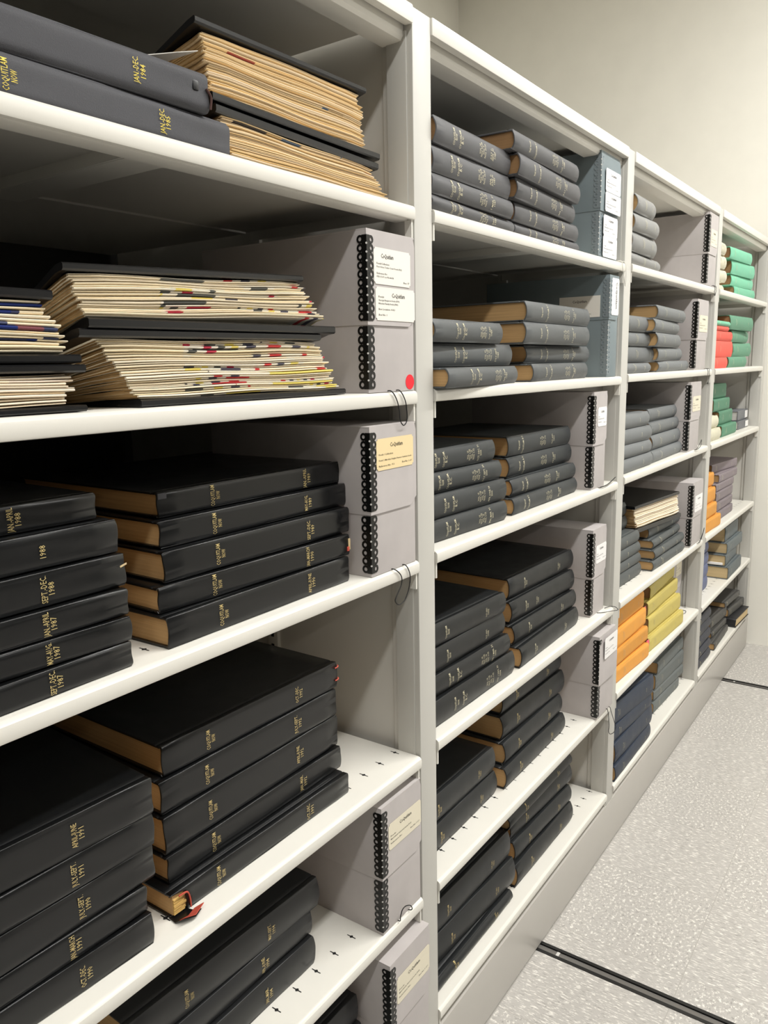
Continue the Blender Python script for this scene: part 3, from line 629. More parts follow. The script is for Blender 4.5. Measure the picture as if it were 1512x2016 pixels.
stack('B2S2L', 'grey_b', 'grey cloth', [rC('OCT.-DEC.', '1989', .33), rC('JULY-SEPT.', '1989', .33), rC('APR.-JUNE', '1989', .33)], 'left')
stack('B2S2R', 'grey_b', 'grey cloth', [rB('OCT.-DEC. 31', '1990'), rB('JULY-SEPT. 30', '1990'), rB('APR.-JUNE 30', '1990'), rB('JAN.-MAR. 31', '1990')], 'right')
stack('B2S3L', 'grey_c', 'dark grey cloth', [rC('OCT. DEC. 31', '2000', .3), rC('JULY SEPT. 30', '2000', .3), rC('APR. JUNE 30', '2000', .3), rC('JAN. MAR. 31', '2000', .3)], 'left')
def rD(d, y): return tB([d, y], v4, ('THE NOW', '', 'COQUITLAM, B.C.', ''), (0.145, 0, 0.205, 0), 0.475, 0.668)
stack('B2S3R', 'grey_c', 'dark grey cloth', [rD('OCT.-DEC.', '1991'), rD('JULY-SEPT.', '1991'), rD('APR.-JUNE', '1991'), rD('JAN.-MAR.', '1991')], 'right')
stack('B2S4L', 'blk_b', 'black buckram', [tC(.30, .75, c='1995'), tC(.30, .75, c='1995'), rC('JAN. 1 MAR. 31', '1995', .31), rC('OCT. 1 DEC. 31', '1994', .31)], 'left')
stack('B2S4R', 'blk_b', 'black buckram', [tC(.21, .73, c='1997'), tC(.2, .36, c='1997'), tC(.21, .73, c='1996'), tC(.21, .73, c='1996')], 'right')
stack('B2S5L', 'blk_c', 'black buckram', [tC(.25, .76), tC(.25, .76)], 'left')
stack('B2S5R', 'blk_c', 'black buckram', [tC(.21, .73)] * 4, 'right')
stack('B2S6L', 'blk_c', 'black buckram', [tC(.27, .76)] * 3, 'left')
stack('B2S6R', 'blk_c', 'black buckram', [tC(.23, .74)] * 4, 'right')
tE = tD(0.42, 0.80, 'COQUITLAM', 'ENTERPRISE')
stack('B3S1L', 'lgrey', 'light grey', tE, 'left')
tF = tD(0.25, 0.72, 'COQUITLAM', 'HERALD')
stack('B3S2L', 'mgrey', 'mid grey', tD(.35, .74), 'left'); stack('B3S2R', 'mgrey', 'mid grey', tF, 'right')
stack('B3S3L', 'mgrey', 'mid grey', tD(.1, .68, 'COQUITLAM', 'HERALD', 2), 'left'); stack('B3S3R', 'mgrey', 'mid grey', tF, 'right')
stack('B3S4L', 'dgrey', 'dark slate', tD(.1, .6, 'COQUITLAM', 'HERALD', 2), 'left', W=0.2)
stack('B3S4R', 'dgrey', 'dark slate', tF, 'right', W=0.2)
for i, (x, y, L, z0, z1) in enumerate([(2.21, 0.08, 0.25, 0.926, 0.966), (2.213, 0.078, 0.25, 0.886, 0.925)]):
    book(x, y, -1, L, z0, z1, ST['dgrey'], 'dark slate volume set back on the left stack by the newspaper binder, ' + ('upper one' if i == 0 else 'lower one'), 'bound volumes on the fourth shelf of the third bay', 0.21 + i * .4, W=0.2)
k35 = stack('B3S5L', 'orange', 'orange', tD(.35, .83), 'left')
for i_, dz in ((1, .85), (3, .95)):
    o, c, r = k35[i_]; T_ = r[5] - r[4]; bm = bmesh.new()
    for a_ in range(4): box(bm, -0.004, 0.012 + 0.002 * a_, 0.004 + 0.0012 * a_, 0.0046 + 0.0012 * a_, T_ * dz - 0.012, T_ * dz + 0.002 * a_)
    obj('pink_page_tag', bm, M_PINK, o)
stack('B3S5R', 'yellow', 'mustard yellow', tD(.14, .74), 'right')
stack('B3S6L', 'navy', 'navy', tD(.19, .82), 'left'); stack('B3S6R', 'slate', 'slate grey', tD(.2, .8), 'right')
stack('B4S1L', 'cream', 'cream', [], 'left'); stack('B4S1R', 'mint', 'mint green', tD(.17, .78), 'right')
stack('B4S2L', ['mint', 'red', 'red', 'red', 'red'], ['thin mint green', 'thin coral red', 'coral red', 'thick coral red', 'coral red'], tD(.3, .62, 'GAZETTE', 'NEWS', 1), 'left', W=0.2)
stack('B4S2R', 'green', 'sage green', tD(.22, .76), 'right')
stack('B4S3L', 'green2', 'deep green', tD(.25, .76), 'left')
k43 = stack('B4S3R', 'bgrey', 'grey', [], 'right', ['grey document case with white end label, upper of two beside green volumes', 'grey document case with white end label, lower of two beside green volumes'], cat='document case')
for o, c, r in k43:
    o.name = 'document_case'
    bm = bmesh.new(); T = r[5] - r[4]; box(bm, -0.062, -0.003, -0.0012, -0.0002, 0.005, T - 0.005); obj('end_label', bm, M_WHITE2, o)
for i, (y, z0, z1) in enumerate([(0.025, 1.128, 1.172), (0.014, 1.083, 1.127)]):
    book(3.10, y, 0, 0.21, z0, z1, ST['cream'], 'cream bound volume left of the deep green stack, ' + ('upper one' if i == 0 else 'lower one'), 'bound volumes on the third shelf of the farthest bay', .4 + i * .3, W=0.18)
stack('B4S4L', 'orange', 'orange', [], 'left'); stack('B4S4R', 'mauve', 'mauve grey', tD(.14, .76), 'right')
stack('B4S5L', 'blue', 'muted blue', [], 'left'); k45 = stack('B4S5R', 'blueg', 'blue-grey', tD(.2, .8, only=1), 'right')
stack('B4S6L', 'dnavy', 'dark navy', tD(.3, .68, 'COQUITLAM', 'NEWS', 1), 'left')
stack('B4S6M', 'dtaupe', 'dark taupe', tD(.1, .82), 'middle', W=0.17)
r = STACKS['B4S6R'][1]; r0 = STACKS['B4S6R'][0]
book(*r, ST['dtaupe'], 'dark taupe bound volume lying on the turned black volume at the end, bottom shelf', 'bound volumes on the bottom shelf of the farthest bay', .7, W=0.17, texts=tD(.1, .8))
# the last volume is turned so that its spine points along the range and its page edges face the aisle
book(3.528, -0.003, -92.5, 0.185, r0[4], r0[5], dict(ST['dtaupe'], cloth=m_cloth('plain_black_cloth', rgb(34, 34, 36), 0.5, 0.3), pages=M_PAGE_CREAM), 'black volume turned with cream page edges facing the aisle, bottom shelf by end wall', 'bound volumes on the bottom shelf of the farthest bay', .2, W=0.235)

# ---- worn and torn details
def flap(parent, pts, mat, name, th=0.0009):
    """small bent piece: rows of points forming a sheet with thickness"""
    bm = bmesh.new(); n = len(pts); m = len(pts[0])
    a = [[bm.verts.new(q) for q in row] for row in pts]
    b = [[bm.verts.new((q[0], q[1] - th * 0.5, q[2] - th)) for q in row] for row in pts]
    for i in range(n - 1):
        for j in range(m - 1):
            bm.faces.new((a[i][j], a[i + 1][j], a[i + 1][j + 1], a[i][j + 1])); bm.faces.new((b[i][j], b[i][j + 1], b[i + 1][j + 1], b[i + 1][j]))
    for i in range(n - 1):
        for j in (0, m - 1): bm.faces.new((a[i][j], a[i + 1][j], b[i + 1][j], b[i][j]))
    for j in range(m - 1):
        for i in (0, n - 1): bm.faces.new((a[i][j], a[i][j + 1], b[i][j + 1], b[i][j]))
    return obj(name, bm, mat, parent, 60)
o, c, r = k4r[4]; L = r[3]
flap(o, [[(-L + 0.000, 0.008, 0.0012), (-L - 0.002, -0.006, 0.0015), (-L + 0.002, -0.018, 0.009)], [(-L + 0.014, 0.004, 0.0012), (-L + 0.012, -0.010, 0.002), (-L + 0.016, -0.022, 0.006)],
         [(-L + 0.024, 0.002, 0.0012), (-L + 0.026, -0.008, 0.002), (-L + 0.030, -0.016, 0.005)]], LEA, 'torn_cover_flap')
flap(o, [[(-L + 0.003, -0.008, 0.0028), (-L + 0.005, -0.013, 0.0065)], [(-L + 0.014, -0.011, 0.0032), (-L + 0.017, -0.021, 0.0075)], [(-L + 0.028, -0.006, 0.0028), (-L + 0.036, -0.014, 0.0085)]], M_REDLEATHER, 'torn_red_lining')
T = r[5] - r[4]; bm = bmesh.new()
tube(bm, [(-L + 0.027, -0.0012, 0.003), (-L + 0.026, -0.0015, T * .5), (-L + 0.022, -0.0015, T * .8), (-L + 0.010, -0.0012, T * .84)], 0.0011, 5); obj('torn_red_edge', bm, M_REDLEATHER, o)
bm = bmesh.new(); random.seed(5)
for i in range(11):
    z = 0.004 + i * (T * .76 - 0.004) / 11; box(bm, -L + 0.0036, -L + 0.019 + random.uniform(-.004, .004), 0.0006 + random.uniform(0, .0012), 0.004, z, z + 0.0013)
obj('exposed_page_sections', bm, M_PAGE_GILT, o)
o, c, r = k3r[3]; T = r[5] - r[4]; bm = bmesh.new(); box(bm, -0.004, 0.0006, -0.0008, 0.006, T * .25, T * .8, 0.001); obj('worn_corner', bm, M_PAGE_CREAM, o)
bm = bmesh.new(); box(bm, -0.007, -0.002, -0.0012, 0.003, T * .2, T * .42, 0.001); obj('worn_corner_lining', bm, M_REDLEATHER, o)
o, c, r = k3l[2]; T = r[5] - r[4]; flap(o, [[(-0.007, -0.0006, T * .64), (0.0006, -0.0014, T * .71)], [(-0.0068, -0.0006, T * .61), (0.0004, -0.0016, T * .68)]], M_PAGE_CREAM, 'torn_sliver')
o, c, r = k4r[0]; T = r[5] - r[4]
for zz in (.28, .78): bm = bmesh.new(); tube(bm, [(-0.006, -0.0006, T * zz), (0.000, -0.0012, T * zz + .001), (0.003, 0.002, T * zz + .002)], 0.0011, 5); obj('frayed_red_thread', bm, M_REDLEATHER, o)
o, c, r = worn84; T = r[5] - r[4]; bm = bmesh.new(); box(bm, -0.022, -0.014, -0.0009, 0.002, T * .48, T * .74, 0.002); obj('worn_hole', bm, M_BLACK, o)
bm = bmesh.new(); tube(bm, [(-0.004, -0.0006, T * .6), (0.001, -0.0018, T * .4), (0.0, -0.001, T * .1)], 0.0014, 5); obj('frayed_edge', bm, M_BROWN, o)
o, c, r = k3r[0]; T = r[5] - r[4]; L = r[3]; bm = bmesh.new(); box(bm, -L + 0.0005, -L + 0.013, -0.0007, 0.003, T * .72, T - .0015, 0.0008); obj('scuffed_corner', bm, ST['worn']['cloth'], o)
o, c, r = k45[2]; T = r[5] - r[4]; L = r[3]; bm = bmesh.new(); box(bm, -L - 0.004, -L + 0.004, 0.012, 0.11, 0.005, 0.015, 0.001); obj('paper_slips', bm, M_WHITE2, o)

# ------------------------------------------------------------------ newspaper binders
def sm(t): t = max(0.0, min(1.0, t)); return t * t * (3 - 2 * t)
def binder(origin, rz, label, group, n, xb, xt, yb, yt, zb, zt, base, W, kc, mat, boards, seed, jag=0.006):
    """xb/xt: (left,right) of the lowest/topmost paper, yb/yt front y, zb/zt: (left,right) front heights, base: shelf height the pile settles on"""
    root = empty('newspaper_binder', origin, rz, label, 'newspaper binder', group); rd = random.Random(seed)
    ox, oy, oz = origin
    def lift(z, y): return base + (z - base) * (1 - kc * sm(y / 0.16))
    def place(x, y, z): return (x - ox, y - oy, lift(z, y) - oz) if rz == 0 else (x, y, z)
    hts = [rd.uniform(.6, 1.5) for _ in range(n)]; tot = sum(hts); acc = 0
    ys = [0, 0.0006, 0.003, 0.012, 0.05, 0.10, 0.16, W]
    for i in range(n):
        s0 = acc / tot; acc += hts[i]; s1 = acc / tot; sc = (s0 + s1) / 2
        x0 = xb[0] + (xt[0] - xb[0]) * sc + rd.uniform(-jag, jag) * .5; x1 = xb[1] + (xt[1] - xb[1]) * sc + rd.uniform(-jag, jag)
        y0 = yb + (yt - yb) * sc + rd.uniform(-.0022, .0022)
        bm = bmesh.new(); rows = []; M = 11
        ph = rd.uniform(0, 6)
        for k in range(M):
            t = k / (M - 1); x = x0 + (x1 - x0) * t
            if k == 0: endr = 0.002
            elif k == M - 1: endr = 0.002
            else: endr = 0
            za = zb[0] + (zb[1] - zb[0]) * t; zc = zt[0] + (zt[1] - zt[0]) * t
            a = za + (zc - za) * s0; b = za + (zc - za) * s1
            wob = 0.0009 * math.sin(t * 9 + sc * 5 + seed); a += wob; b += wob
            up = []; dn = []
            for q, yy in enumerate(ys):
                th = (b - a) * (0.34, 0.18, 0.06, 0.03, 0.02, 0.02, 0.02, 0.02)[q]
                y = y0 + yy + endr; bend = 0
                if yy > 0.03 and k < 2: bend = -0.024 * sm((yy - 0.01) / 0.11) if k == 0 else -0.008 * sm((yy - 0.01) / 0.11)
                dz = 0.0012 * math.sin(yy * 60 + ph) if 0.02 < yy < 0.12 and k < 2 else 0
                up.append(bm.verts.new(place(x + bend, y, b - th - 0.00006 + dz))); dn.append(bm.verts.new(place(x + bend, y, a + th + 0.00006 + dz)))
            rows.append((up, dn))
        Q = len(ys)
        for k in range(M - 1):
            for j in (0, 1):
                for q in range(Q - 1): bm.faces.new((rows[k][j][q], rows[k + 1][j][q], rows[k + 1][j][q + 1], rows[k][j][q + 1]))
            for q in (0, Q - 1): bm.faces.new((rows[k][0][q], rows[k + 1][0][q], rows[k + 1][1][q], rows[k][1][q]))
        for k in (0, M - 1):
            for q in range(Q - 1):
                ff = bm.faces.new((rows[k][0][q], rows[k][0][q + 1], rows[k][1][q + 1], rows[k][1][q]))
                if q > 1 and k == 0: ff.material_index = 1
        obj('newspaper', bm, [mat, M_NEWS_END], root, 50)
    for nm, x0, x1, y0, z0, z1 in boards:   # z0/z1: (left,right,thickness)
        bm = bmesh.new(); yy = [0, 0.002, 0.012, 0.05, 0.1, 0.16, W + .01]; rows = []
        for k in range(7):
            t = k / 6; x = x0 + (x1 - x0) * t; a = z0[0] + (z0[1] - z0[0]) * t; b = a + z1
            rr = []
            for q, v in enumerate(yy):
                e = 0.0016 if q == 0 else 0
                rr.append((bm.verts.new(place(x, y0 + v, b - e)), bm.verts.new(place(x, y0 + v, a + e))))
            rows.append(rr)
        for k in range(6):
            for q in range(6):
                for j in (0, 1): bm.faces.new((rows[k][q][j], rows[k + 1][q][j], rows[k + 1][q + 1][j], rows[k][q + 1][j]))
            for q in (0, 6): bm.faces.new((rows[k][q][0], rows[k + 1][q][0], rows[k + 1][q][1], rows[k][q][1]))
        for k in (0, 6):
            for q in range(6): bm.faces.new((rows[k][q][0], rows[k][q + 1][0], rows[k][q + 1][1], rows[k][q][1]))
        obj(nm, bm, M_BINDER, root, 30)
    return root
T2 = top(1, 2)
G2 = 'newspaper binders on the second shelf of the nearest bay'
binder((0.58, 0.15, T2 + .0005), 0, 'open-edged newspaper binder in black boards, lower of the centre pair, second shelf', G2, 26, (0.419, 0.748), (0.372, 0.706), 0.013, 0.014, (T2 + .009, T2 + .009), (1.415, 1.417), T2, 0.26, .58, M_NEWS_COL,
       [('lower_board', 0.417, 0.760, 0.010, (T2 + .0008, T2 + .0008), 0.0078), ('upper_board', 0.350, 0.708, 0.008, (1.4155, 1.4175), 0.0085)], 3)
binder((0.55, 0.15, T2 + .06), 0, 'open-edged newspaper binder in black boards, upper of the centre pair, second shelf', G2, 18, (0.362, 0.715), (0.345, 0.668), 0.010, 0.008, (1.4345, 1.446), (1.474, 1.488), T2, 0.26, .58, M_NEWS_COL,
       [('lower_board', 0.360, 0.736, 0.006, (1.4245, 1.4265), 0.0095), ('upper_board', 0.336, 0.672, 0.004, (1.475, 1.489), 0.0072)], 8)
binder((0.2, 0.15, T2 + .0005), 0, 'newspaper binder with pale folds, lower left one on the second shelf', G2, 12, (0.0, 0.336), (0.01, 0.342), 0.012, 0.013, (T2 + .007, T2 + .007), (1.3815, 1.3815), T2, 0.26, .4, M_NEWS_PALE,
       [('lower_board', 0.0, 0.352, 0.008, (T2 + .0008, T2 + .0008), 0.006), ('upper_board', 0.0, 0.354, 0.008, (1.3825, 1.3825), 0.0075)], 5)
binder((0.2, 0.15, T2 + .05), 0, 'newspaper binder with blue printed folds, upper left one on the second shelf', G2, 15, (0.0, 0.342), (-0.01, 0.322), 0.012, 0.013, (1.4005, 1.4005), (1.4475, 1.4475), T2, 0.26, .4, M_NEWS_BLUE,
       [('lower_board', 0.0, 0.350, 0.008, (1.3915, 1.3915), 0.0078), ('upper_board', -0.02, 0.326, 0.008, (1.4485, 1.4485), 0.0085)], 12)
T1 = top(1, 1)
G1 = 'newspaper binders on the top shelf of the nearest bay'
bl = binder((0.72, 0.2, T1 + .0005), 0, 'tan newspaper bundle, lower one, beside the 1985 volume on the top shelf', G1, 24, (0.588, 0.910), (0.570, 0.858), 0.028, 0.030, (T1 + .001, T1 + .001), (1.666, 1.660), T1, 0.27, .35, M_NEWS_TAN,
       [('upper_board', 0.560, 0.872, 0.026, (1.6665, 1.6605), 0.0095)], 21, .008)
bu = binder((0.7, 0.2, T1 + .08), 0, 'tan newspaper bundle, upper one, beside the 1984 volume on the top shelf', G1, 28, (0.560, 0.848), (0.550, 0.836), 0.032, 0.030, (1.688, 1.684), (1.751, 1.757), T1, 0.27, .3, M_NEWS_TAN,
       [('lower_board', 0.556, 0.876, 0.026, (1.6785, 1.6745), 0.0092), ('upper_board', 0.536, 0.846, 0.026, (1.752, 1.758), 0.0075)], 30, .007)
flap(bu, [[(-0.155, -0.166, 0.030), (-0.172, -0.120, 0.022)], [(-0.170, -0.150, 0.028), (-0.215, -0.105, 0.020)]], M_WHITE, 'loose_leaf')
root = binder((2.551, 0.010, 0.8692), R(-7), 'black newspaper binder with white folds topping the right stack, third bay', 'newspaper binders on the fourth shelf of the third bay', 14, (-0.318, -0.002), (-0.345, -0.018), 0.004, 0.006, (0.0155, 0.0155), (0.076, 0.079), 0, 0.21, 0, M_NEWS_PALE,
       [('lower_board', -0.326, 0.004, 0.0, (0.0005, 0.0005), 0.014), ('upper_board', -0.352, -0.016, 0.0, (0.077, 0.080), 0.0095)], 41, .006)

# ------------------------------------------------------------------ archival boxes
def arc_box(x, y, z, w, h, d, label, strip='black', hl=None, labels=(), cord=None, cordmat=None, board=None, flare=0.0, yaw=0, extra=None, rightlow=True):
    board = board or M_BOXG; sm_ = M_STRIPB if strip == 'black' else M_STRIPG
    root = empty('archival_box', (x, y, z + 0.0002), R(yaw), label, 'archival box', 'archival document boxes on the shelves')
    hl = hl if hl is not None else h * .43
    bm = bmesh.new(); box(bm, 0.0012, w - 0.0012, 0.0022, d - 0.001, 0, h - 0.003, 0.0006); obj('box_body', bm, board, root)
    lid = bmesh.new(); t = 0.0012
    box(lid, 0, w, 0.0008, d, h - 0.0024, h, 0.0005)
    box(lid, 0, t - .0001, 0.0008, d, hl, h - 0.0022, 0.0003); box(lid, w - t + .0001, w, 0.02, d, hl, h - 0.0022, 0.0003)
    # front flap with a rounded free corner
    rr = 0.016; pts = [(0, h), (0, hl)]
    for i in range(7):
        a = -PI / 2 + PI / 2 * i / 6; pts.append((w - rr + rr * math.cos(a), hl + rr + rr * math.sin(a)))
    pts.append((w - 0.0005, h - 0.012)); pts.append((w - 0.004, h))
    # split the flap in rows so that it can bow outwards
    zz = [h - (h - hl) * i / 10 for i in range(11)]; rows = []
    for q in zz:
        xr = w - (0.0 if q > hl + rr else rr - math.sqrt(max(0, rr * rr - (hl + rr - q) ** 2))) - (0.004 * sm((q - h + 0.01) / 0.01))
        fl = flare * math.sin(PI * min(1, (h - q) / (h - hl) * .8))
        rows.append([(xx, 0.0 - fl * (0.3 + 0.7 * xx / w), q) for xx in (0, xr * .25, xr * .5, xr * .75, xr)])
    A = [[lid.verts.new(p) for p in r_] for r_ in rows]; B = [[lid.verts.new((p[0], p[1] + t, p[2])) for p in r_] for r_ in rows]
    for i in range(10):
        for j in range(4): lid.faces.new((A[i][j], A[i][j + 1], A[i + 1][j + 1], A[i + 1][j])); lid.faces.new((B[i][j], B[i + 1][j], B[i + 1][j + 1], B[i][j + 1]))
        for j in (0, 4): lid.faces.new((A[i][j], A[i + 1][j], B[i + 1][j], B[i][j]))
    for i in (0, 10):
        for j in range(4): lid.faces.new((A[i][j], A[i][j + 1], B[i][j + 1], B[i][j]))
    obj('box_lid', lid, board, root, 40)
    def edge(z0, z1, x0, y0):
        n = max(3, round((z1 - z0) / 0.0118)); pit = (z1 - z0) / n; bm = bmesh.new(); hb = 0.0074
        box(bm, x0 - 0.0007, x0 + hb, y0 - 0.0008, y0 - 0.0002, z0, z1); box(bm, x0 - 0.0008, x0 - 0.0002, y0 - 0.0008, y0 + hb, z0, z1)
        ro, ri, c0 = pit * .49, pit * .24, 0.0102
        for i in range(n):
            zc = z0 + pit * (i + .5)
            for face in (0, 1):
                rings = []
                for off in (0.0009, 0.00015):
                    for r_ in (ro, ri):
                        ring = []
                        for k in range(12):
                            a = 2 * PI * k / 12; u = c0 + r_ * math.cos(a); v = zc + r_ * 1.02 * math.sin(a)
                            ring.append(bm.verts.new((x0 + u, y0 - off, v) if face == 0 else (x0 - off, y0 + u, v)))
                        rings.append(ring)
                fo, fi, bo, bi = rings
                for k in range(12):
                    m = (k + 1) % 12; bm.faces.new((fo[k], fo[m], fi[m], fi[k])); bm.faces.new((fo[k], fo[m], bo[m], bo[k])); bm.faces.new((fi[k], fi[m], bi[m], bi[k]))
            if i < n - 1:
                zc += pit / 2; ring = []
                r_ = 0.0015; off = 0.0011
                pv = Vector((x0 - 0.0012, y0 - 0.0012, zc)); u1 = Vector((1, -1, 0)).normalized()
                q = bm.faces.new([bm.verts.new(pv + u1 * (r_ * math.cos(2 * PI * k / 8)) + Vector((0, 0, r_ * math.sin(2 * PI * k / 8)))) for k in range(8)]); q.material_index = 1
        obj('metal_edge', bm, [sm_, M_DOT], root, 30)
    edge(hl + 0.0055, h - 0.0085, 0, 0); edge(0.0055, hl - 0.0015, 0.0012, 0.0022)
    for (lx0, lx1, lz0, lz1, mat, lines, tilt) in labels:
        bm = bmesh.new(); y_ = -0.0005 - flare * .9; yb_ = 0.0001
        if lz1 <= hl: y_ += 0.0022
        cx, cz = (lx0 + lx1) / 2, (lz0 + lz1) / 2
        fl = flare
        box(bm, lx0 - cx, lx1 - cx, -0.0003, 0.0, lz0 - cz, lz1 - cz)
        vv = [v for v in bm.verts]
        bmesh.ops.bevel(bm, geom=[e for e in bm.edges if abs(e.verts[0].co.y - e.verts[1].co.y) > 1e-5], offset=0.003, segments=3, affect='EDGES')
        lo = obj('paper_label', bm, mat, root, 30); lo.location = (cx, y_, cz); lo.rotation_euler = (0, R(tilt), 0)
        if lines:
            tb = bmesh.new(); Wd = lx1 - lx0; Hd = lz1 - lz0
            for fx, fz, s, ln, cap in lines:
                def fn(a, b, fx=fx, fz=fz, ln=ln): return ((fx - .5) * Wd + ln * Wd / 2 + a, -0.0006, (.5 - fz) * Hd + b)
                put_text(tb, s, fn, ln * Wd, cap, 0.006)
            text_obj('label_print', tb, M_INK, lo)
    if cord:
        bm = bmesh.new(); tube(bm, [(a - x, b - y, c - z) for a, b, c in cord], 0.0009, 6, 6); obj('pull_cord', bm, cordmat or M_CORD, root, 80)
    return root
def L3(cx=.06): return None
full1 = [(.19, .21, 'CoQuitlam', .33, .0062), (.07, .43, 'Fonds/Collection:', .34, .0026), (.07, .52, 'Four Acres Trailer Court Fonds (F15)', .68, .0024), (.07, .70, 'Reference No:', .28, .0026), (.07, .79, 'F35-S1-F1 to F3-S4-F8', .45, .0024), (.80, .88, 'Box: 17', .16, .0026)]
full2 = [(.40, .22, 'CoQuitlam', .33, .0062), (.07, .29, 'Fonds:', .14, .0026), (.07, .39, 'George Bergeron fonds (F39)', .52, .0024), (.07, .49, 'Nicolen Family fonds (F40)', .48, .0024), (.07, .66, 'Box Location: 4.4.3', .40, .0026), (.07, .83, 'Box No: 1', .20, .0026)]
full3 = [(.36, .22, 'CoQuitlam', .34, .0062), (.06, .50, 'Fonds / Collection', .37, .0026), (.06, .68, 'Fonds 3: Meridian Heights Farmers Institute fonds', .88, .0024), (.06, .86, 'Reference No:  F.3', .40, .0026), (.68, .84, 'Box No: 1 of 1', .27, .0026)]
gen = [(.33, .22, 'CoQuitlam', .36, .006), (.06, .48, 'Fonds:', .16, .0026), (.06, .60, 'Minnekhada Historical fonds (F15)', .62, .0024), (.06, .76, 'Reference No:', .34, .0026), (.66, .80, 'Box No: 1 of 1', .28, .0026)]
def cord_front(x, y, z, dx, drop): return [(x, y + .006, z + .0015), (x + dx * .1, y - .004, z + .0015), (x + dx * .25, y - .0065, z - .01), (x + dx * .1, y - .006, z - drop * .6), (x + dx * .5, y - .006, z - drop), (x + dx * .9, y - .006, z - drop * .6), (x + dx * .8, y - .0065, z - .01), (x + dx, y - .004, z + .0015), (x + dx, y + .006, z + .0015)]
bx = arc_box(0.8005, -0.001, T2, 0.121, 0.2235, 0.325, 'grey archival box with two white labels and a red dot, second shelf', hl=0.0945,
        labels=[(0.016, 0.1085, 0.151, 0.2005, M_WHITE, full1, 0.2), (0.0185, 0.1195, 0.1015, 0.1475, M_WHITE, full2, 0)],
        cord=[(0.848, 0.006, T2 + .001), (0.851, -0.004, T2 + .001), (0.861, -0.0062, 1.333), (0.868, -0.006, 1.316), (0.870, -0.006, 1.302), (0.879, -0.006, 1.294), (0.888, -0.006, 1.301), (0.888, -0.006, 1.316), (0.883, -0.0062, 1.332), (0.873, -0.004, T2 + .001), (0.871, 0.006, T2 + .001)])
bm = bmesh.new(); ring = [bm.verts.new((0.1075 + 0.0115 * math.cos(2 * PI * k / 28), 0.0017, 0.013 + 0.0112 * math.sin(2 * PI * k / 28))) for k in range(28)]
f = bm.faces.new(ring); r_ = bmesh.ops.extrude_face_region(bm, geom=[f]); bmesh.ops.translate(bm, verts=[v for v in r_['geom'] if isinstance(v, bmesh.types.BMVert)], vec=(0, 0.0004, 0)); obj('round_red_sticker', bm, M_RED, bx)
T3 = top(1, 3)
arc_box(0.7975, -0.001, T3, 0.122, 0.222, 0.325, 'grey archival box with one cream label, beside the 1989 volumes', hl=0.0935,
        labels=[(0.0155, 0.113, 0.1565, 0.203, M_CREAM, full3, 0)],
        cord=[(0.850, 0.006, T3 + .001), (0.852, -0.004, T3 + .001), (0.865, -0.0062, 1.064), (0.866, -0.006, 1.05), (0.851, -0.006, 1.033), (0.849, -0.006, 1.026), (0.859, -0.006, 1.019), (0.875, -0.006, 1.023), (0.888, -0.006, 1.041), (0.890, -0.0062, 1.060), (0.882, -0.004, T3 + .001), (0.880, 0.006, T3 + .001)])
T5 = top(1, 5)
arc_box(0.806, -0.001, T5, 0.1155, 0.226, 0.325, 'grey archival box with ivory label and upright cord loop, fifth shelf', hl=0.099,
        labels=[(0.018, 0.114, 0.143, 0.189, M_IVORY, gen, 0)],
        cord=[(0.850, 0.004, T5 + .001), (0.850, -0.003, T5 + .0015), (0.849, -0.005, 0.483), (0.853, -0.006, 0.4925), (0.863, -0.006, 0.4935), (0.877, -0.006, 0.486), (0.884, -0.005, 0.476), (0.883, -0.0035, T5 + .0015), (0.880, 0.004, T5 + .001)])
T6 = top(1, 6)
arc_box(0.8035, -0.0135, T6, 0.1215, 0.2215, 0.325, 'grey archival box with ivory label at the bottom edge, bottom shelf', hl=0.095, labels=[(0.018, 0.119, 0.135, 0.185, M_IVORY, gen, 0)])
t = top(2, 1)
arc_box(1.722, 0.010, t, 0.127, 0.232, 0.325, 'blue-grey archival box with stacked white labels, top shelf', 'grey', hl=0.103, board=M_BOXB, flare=0.004,
        labels=[(0.022, 0.122, 0.148, 0.198, M_WHITE2, gen, 0), (0.022, 0.126, 0.1045, 0.147, M_WHITE2, gen, 0), (0.02, 0.115, 0.052, 0.097, M_WHITE2, gen, 0), (0.02, 0.115, 0.004, 0.0515, M_WHITE2, gen, 0)],
        cord=[(1.84, 0.012, t + .001), (1.838, -0.004, t + .001), (1.842, -0.0065, t - .015), (1.862, -0.0065, t - .05), (1.868, -0.0065, t - .052), (1.868, -0.0065, t - .02), (1.862, -0.004, t + .001), (1.86, 0.012, t + .001)], cordmat=M_WCORD)
t = top(2, 2)
b22 = arc_box(1.773, -0.0005, t, 0.067, 0.238, 0.325, 'narrow blue-grey archival box with labels on front and side, second shelf', 'grey', hl=0.135, board=M_BOXB,
        labels=[(0.014, 0.064, 0.146, 0.232, M_WHITE2, None, 0)])
tb = bmesh.new(); put_text(tb, 'CoQuitlam', lambda a, b: (0.048 + b * 1.0, -0.0012, 0.192 - a), 0.062, 0.011, 0.006); text_obj('label_print', tb, M_INK, b22)
bm = bmesh.new(); box(bm, -0.0006, -0.0001, 0.022, 0.125, 0.142, 0.192, 0); lo = obj('side_label', bm, M_WHITE, b22)
tb = bmesh.new()
for fy, fz, s, ln, cap in [(.073, .180, 'CoQuitlam', .036, .0062), (.098, .162, 'Fonds/Collection:', .034, .0026), (.052, .150, 'Box No:', .018, .0026)]: put_text(tb, s, lambda a, b, fy=fy, fz=fz: (-0.0009, fy - a, fz + b), ln, cap, 0.006)
text_obj('side_label_print', tb, M_INK, lo)
t = top(2, 3)
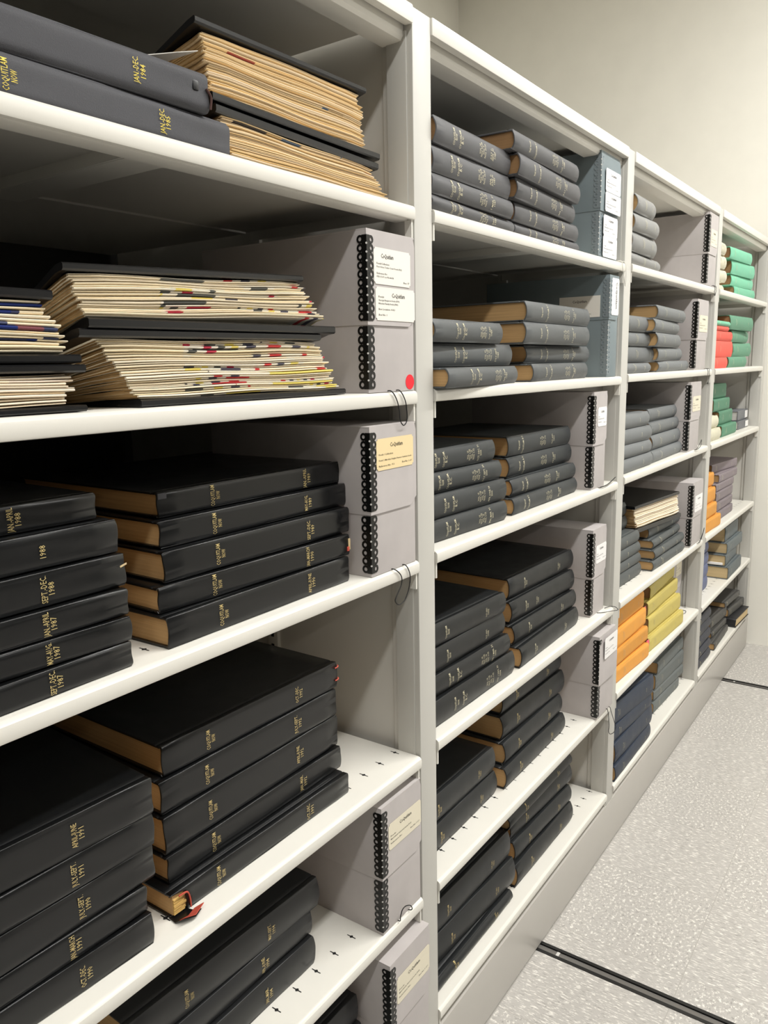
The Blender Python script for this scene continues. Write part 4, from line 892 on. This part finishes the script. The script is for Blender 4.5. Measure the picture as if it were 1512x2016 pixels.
arc_box(1.7, 0.003, t, 0.092, 0.233, 0.325, 'grey archival box beside the dark grey volumes, third shelf of second bay', hl=0.106, labels=[(0.028, 0.088, 0.150, 0.196, M_WHITE2, gen, 0)],
        cord=[(1.745, 0.004, t + .001), (1.75, -0.003, t + .001), (1.80, -0.004, t + .004), (1.85, -0.002, t + .012), (1.852, -0.001, t + .012), (1.80, -0.001, t + .002), (1.75, 0.001, t + .001)])
t = top(2, 4)
arc_box(1.753, 0.015, t, 0.098, 0.2265, 0.325, 'grey archival box beside the black buckram volumes, fourth shelf of second bay', hl=0.1, labels=[(0.024, 0.097, 0.135, 0.182, M_WHITE2, gen, 0)],
        cord=[(1.80, 0.016, t + .001), (1.81, 0.004, t + .001), (1.835, -0.012, t + .001), (1.862, -0.018, t - .002), (1.868, -0.008, t + .003), (1.86, 0.003, t + .004), (1.845, 0.012, t + .002)])
t = top(2, 5)
arc_box(1.7575, -0.0085, t, 0.122, 0.2245, 0.325, 'grey archival box bulging over the edge, fifth shelf of second bay', hl=0.092, flare=0.006, labels=[(0.024, 0.118, 0.158, 0.214, M_WHITE2, gen, 0)],
        cord=[(1.83, -0.004, t + .001), (1.832, -0.010, t + .0005), (1.845, -0.011, .424), (1.846, -0.010, .402), (1.862, -0.010, .388), (1.892, -0.010, .382), (1.904, -0.010, .392), (1.892, -0.010, .410), (1.858, -0.011, .455), (1.852, -0.009, t + .0005), (1.85, -0.004, t + .001)])
t = top(3, 1)
arc_box(2.684, -0.002, t, 0.122, 0.2275, 0.325, 'grey archival box reaching the top beside light grey volumes, third bay', hl=0.098, labels=[(0.026, 0.112, 0.125, 0.178, M_IVORY, gen, 0)], cord=cord_front(2.765, -0.003, t, 0.025, 0.03))
t = top(3, 2)
arc_box(2.598, 0.0005, t, 0.145, 0.2245, 0.325, 'grey archival box beside mid grey volumes, second shelf of third bay', hl=0.096, labels=[(0.03, 0.138, 0.122, 0.175, M_IVORY, gen, 0)], cord=cord_front(2.73, -0.003, t, 0.03, 0.05))
t = top(3, 3)
arc_box(2.566, 0.0015, t, 0.140, 0.2265, 0.325, 'grey archival box beside mid grey volumes, third shelf of third bay', hl=0.101, labels=[(0.034, 0.136, 0.130, 0.180, M_IVORY, gen, 0)],
        cord=[(2.64, -0.002, t + .001), (2.66, -0.006, t + .004), (2.69, -0.008, t + .022), (2.705, -0.008, t + .03), (2.69, -0.010, t + .012), (2.66, -0.008, t + .002), (2.64, -0.004, t + .001)])
t = top(3, 4)
arc_box(2.662, 0.0005, t, 0.140, 0.2255, 0.325, 'grey archival box beside the topping newspaper binder, third bay', hl=0.102, labels=[(0.034, 0.136, 0.118, 0.176, M_WHITE2, gen, 0)],
        cord=[(2.74, -0.003, t + .001), (2.76, -0.006, t + .004), (2.80, -0.008, t + .03), (2.812, -0.008, t + .045), (2.80, -0.010, t + .036), (2.765, -0.008, t + .004), (2.75, -0.004, t + .001)])
t = top(3, 5)
arc_box(2.668, 0.058, t, 0.13, 0.2235, 0.28, 'grey archival box set back behind the mustard yellow volumes, third bay', hl=0.088, labels=[(0.05, 0.122, 0.135, 0.20, M_IVORY, gen, 0)],
        cord=[(2.70, 0.056, t + .001), (2.71, 0.04, t + .001), (2.74, 0.026, t + .001), (2.77, 0.03, t + .001), (2.775, 0.045, t + .001), (2.76, 0.056, t + .001)])
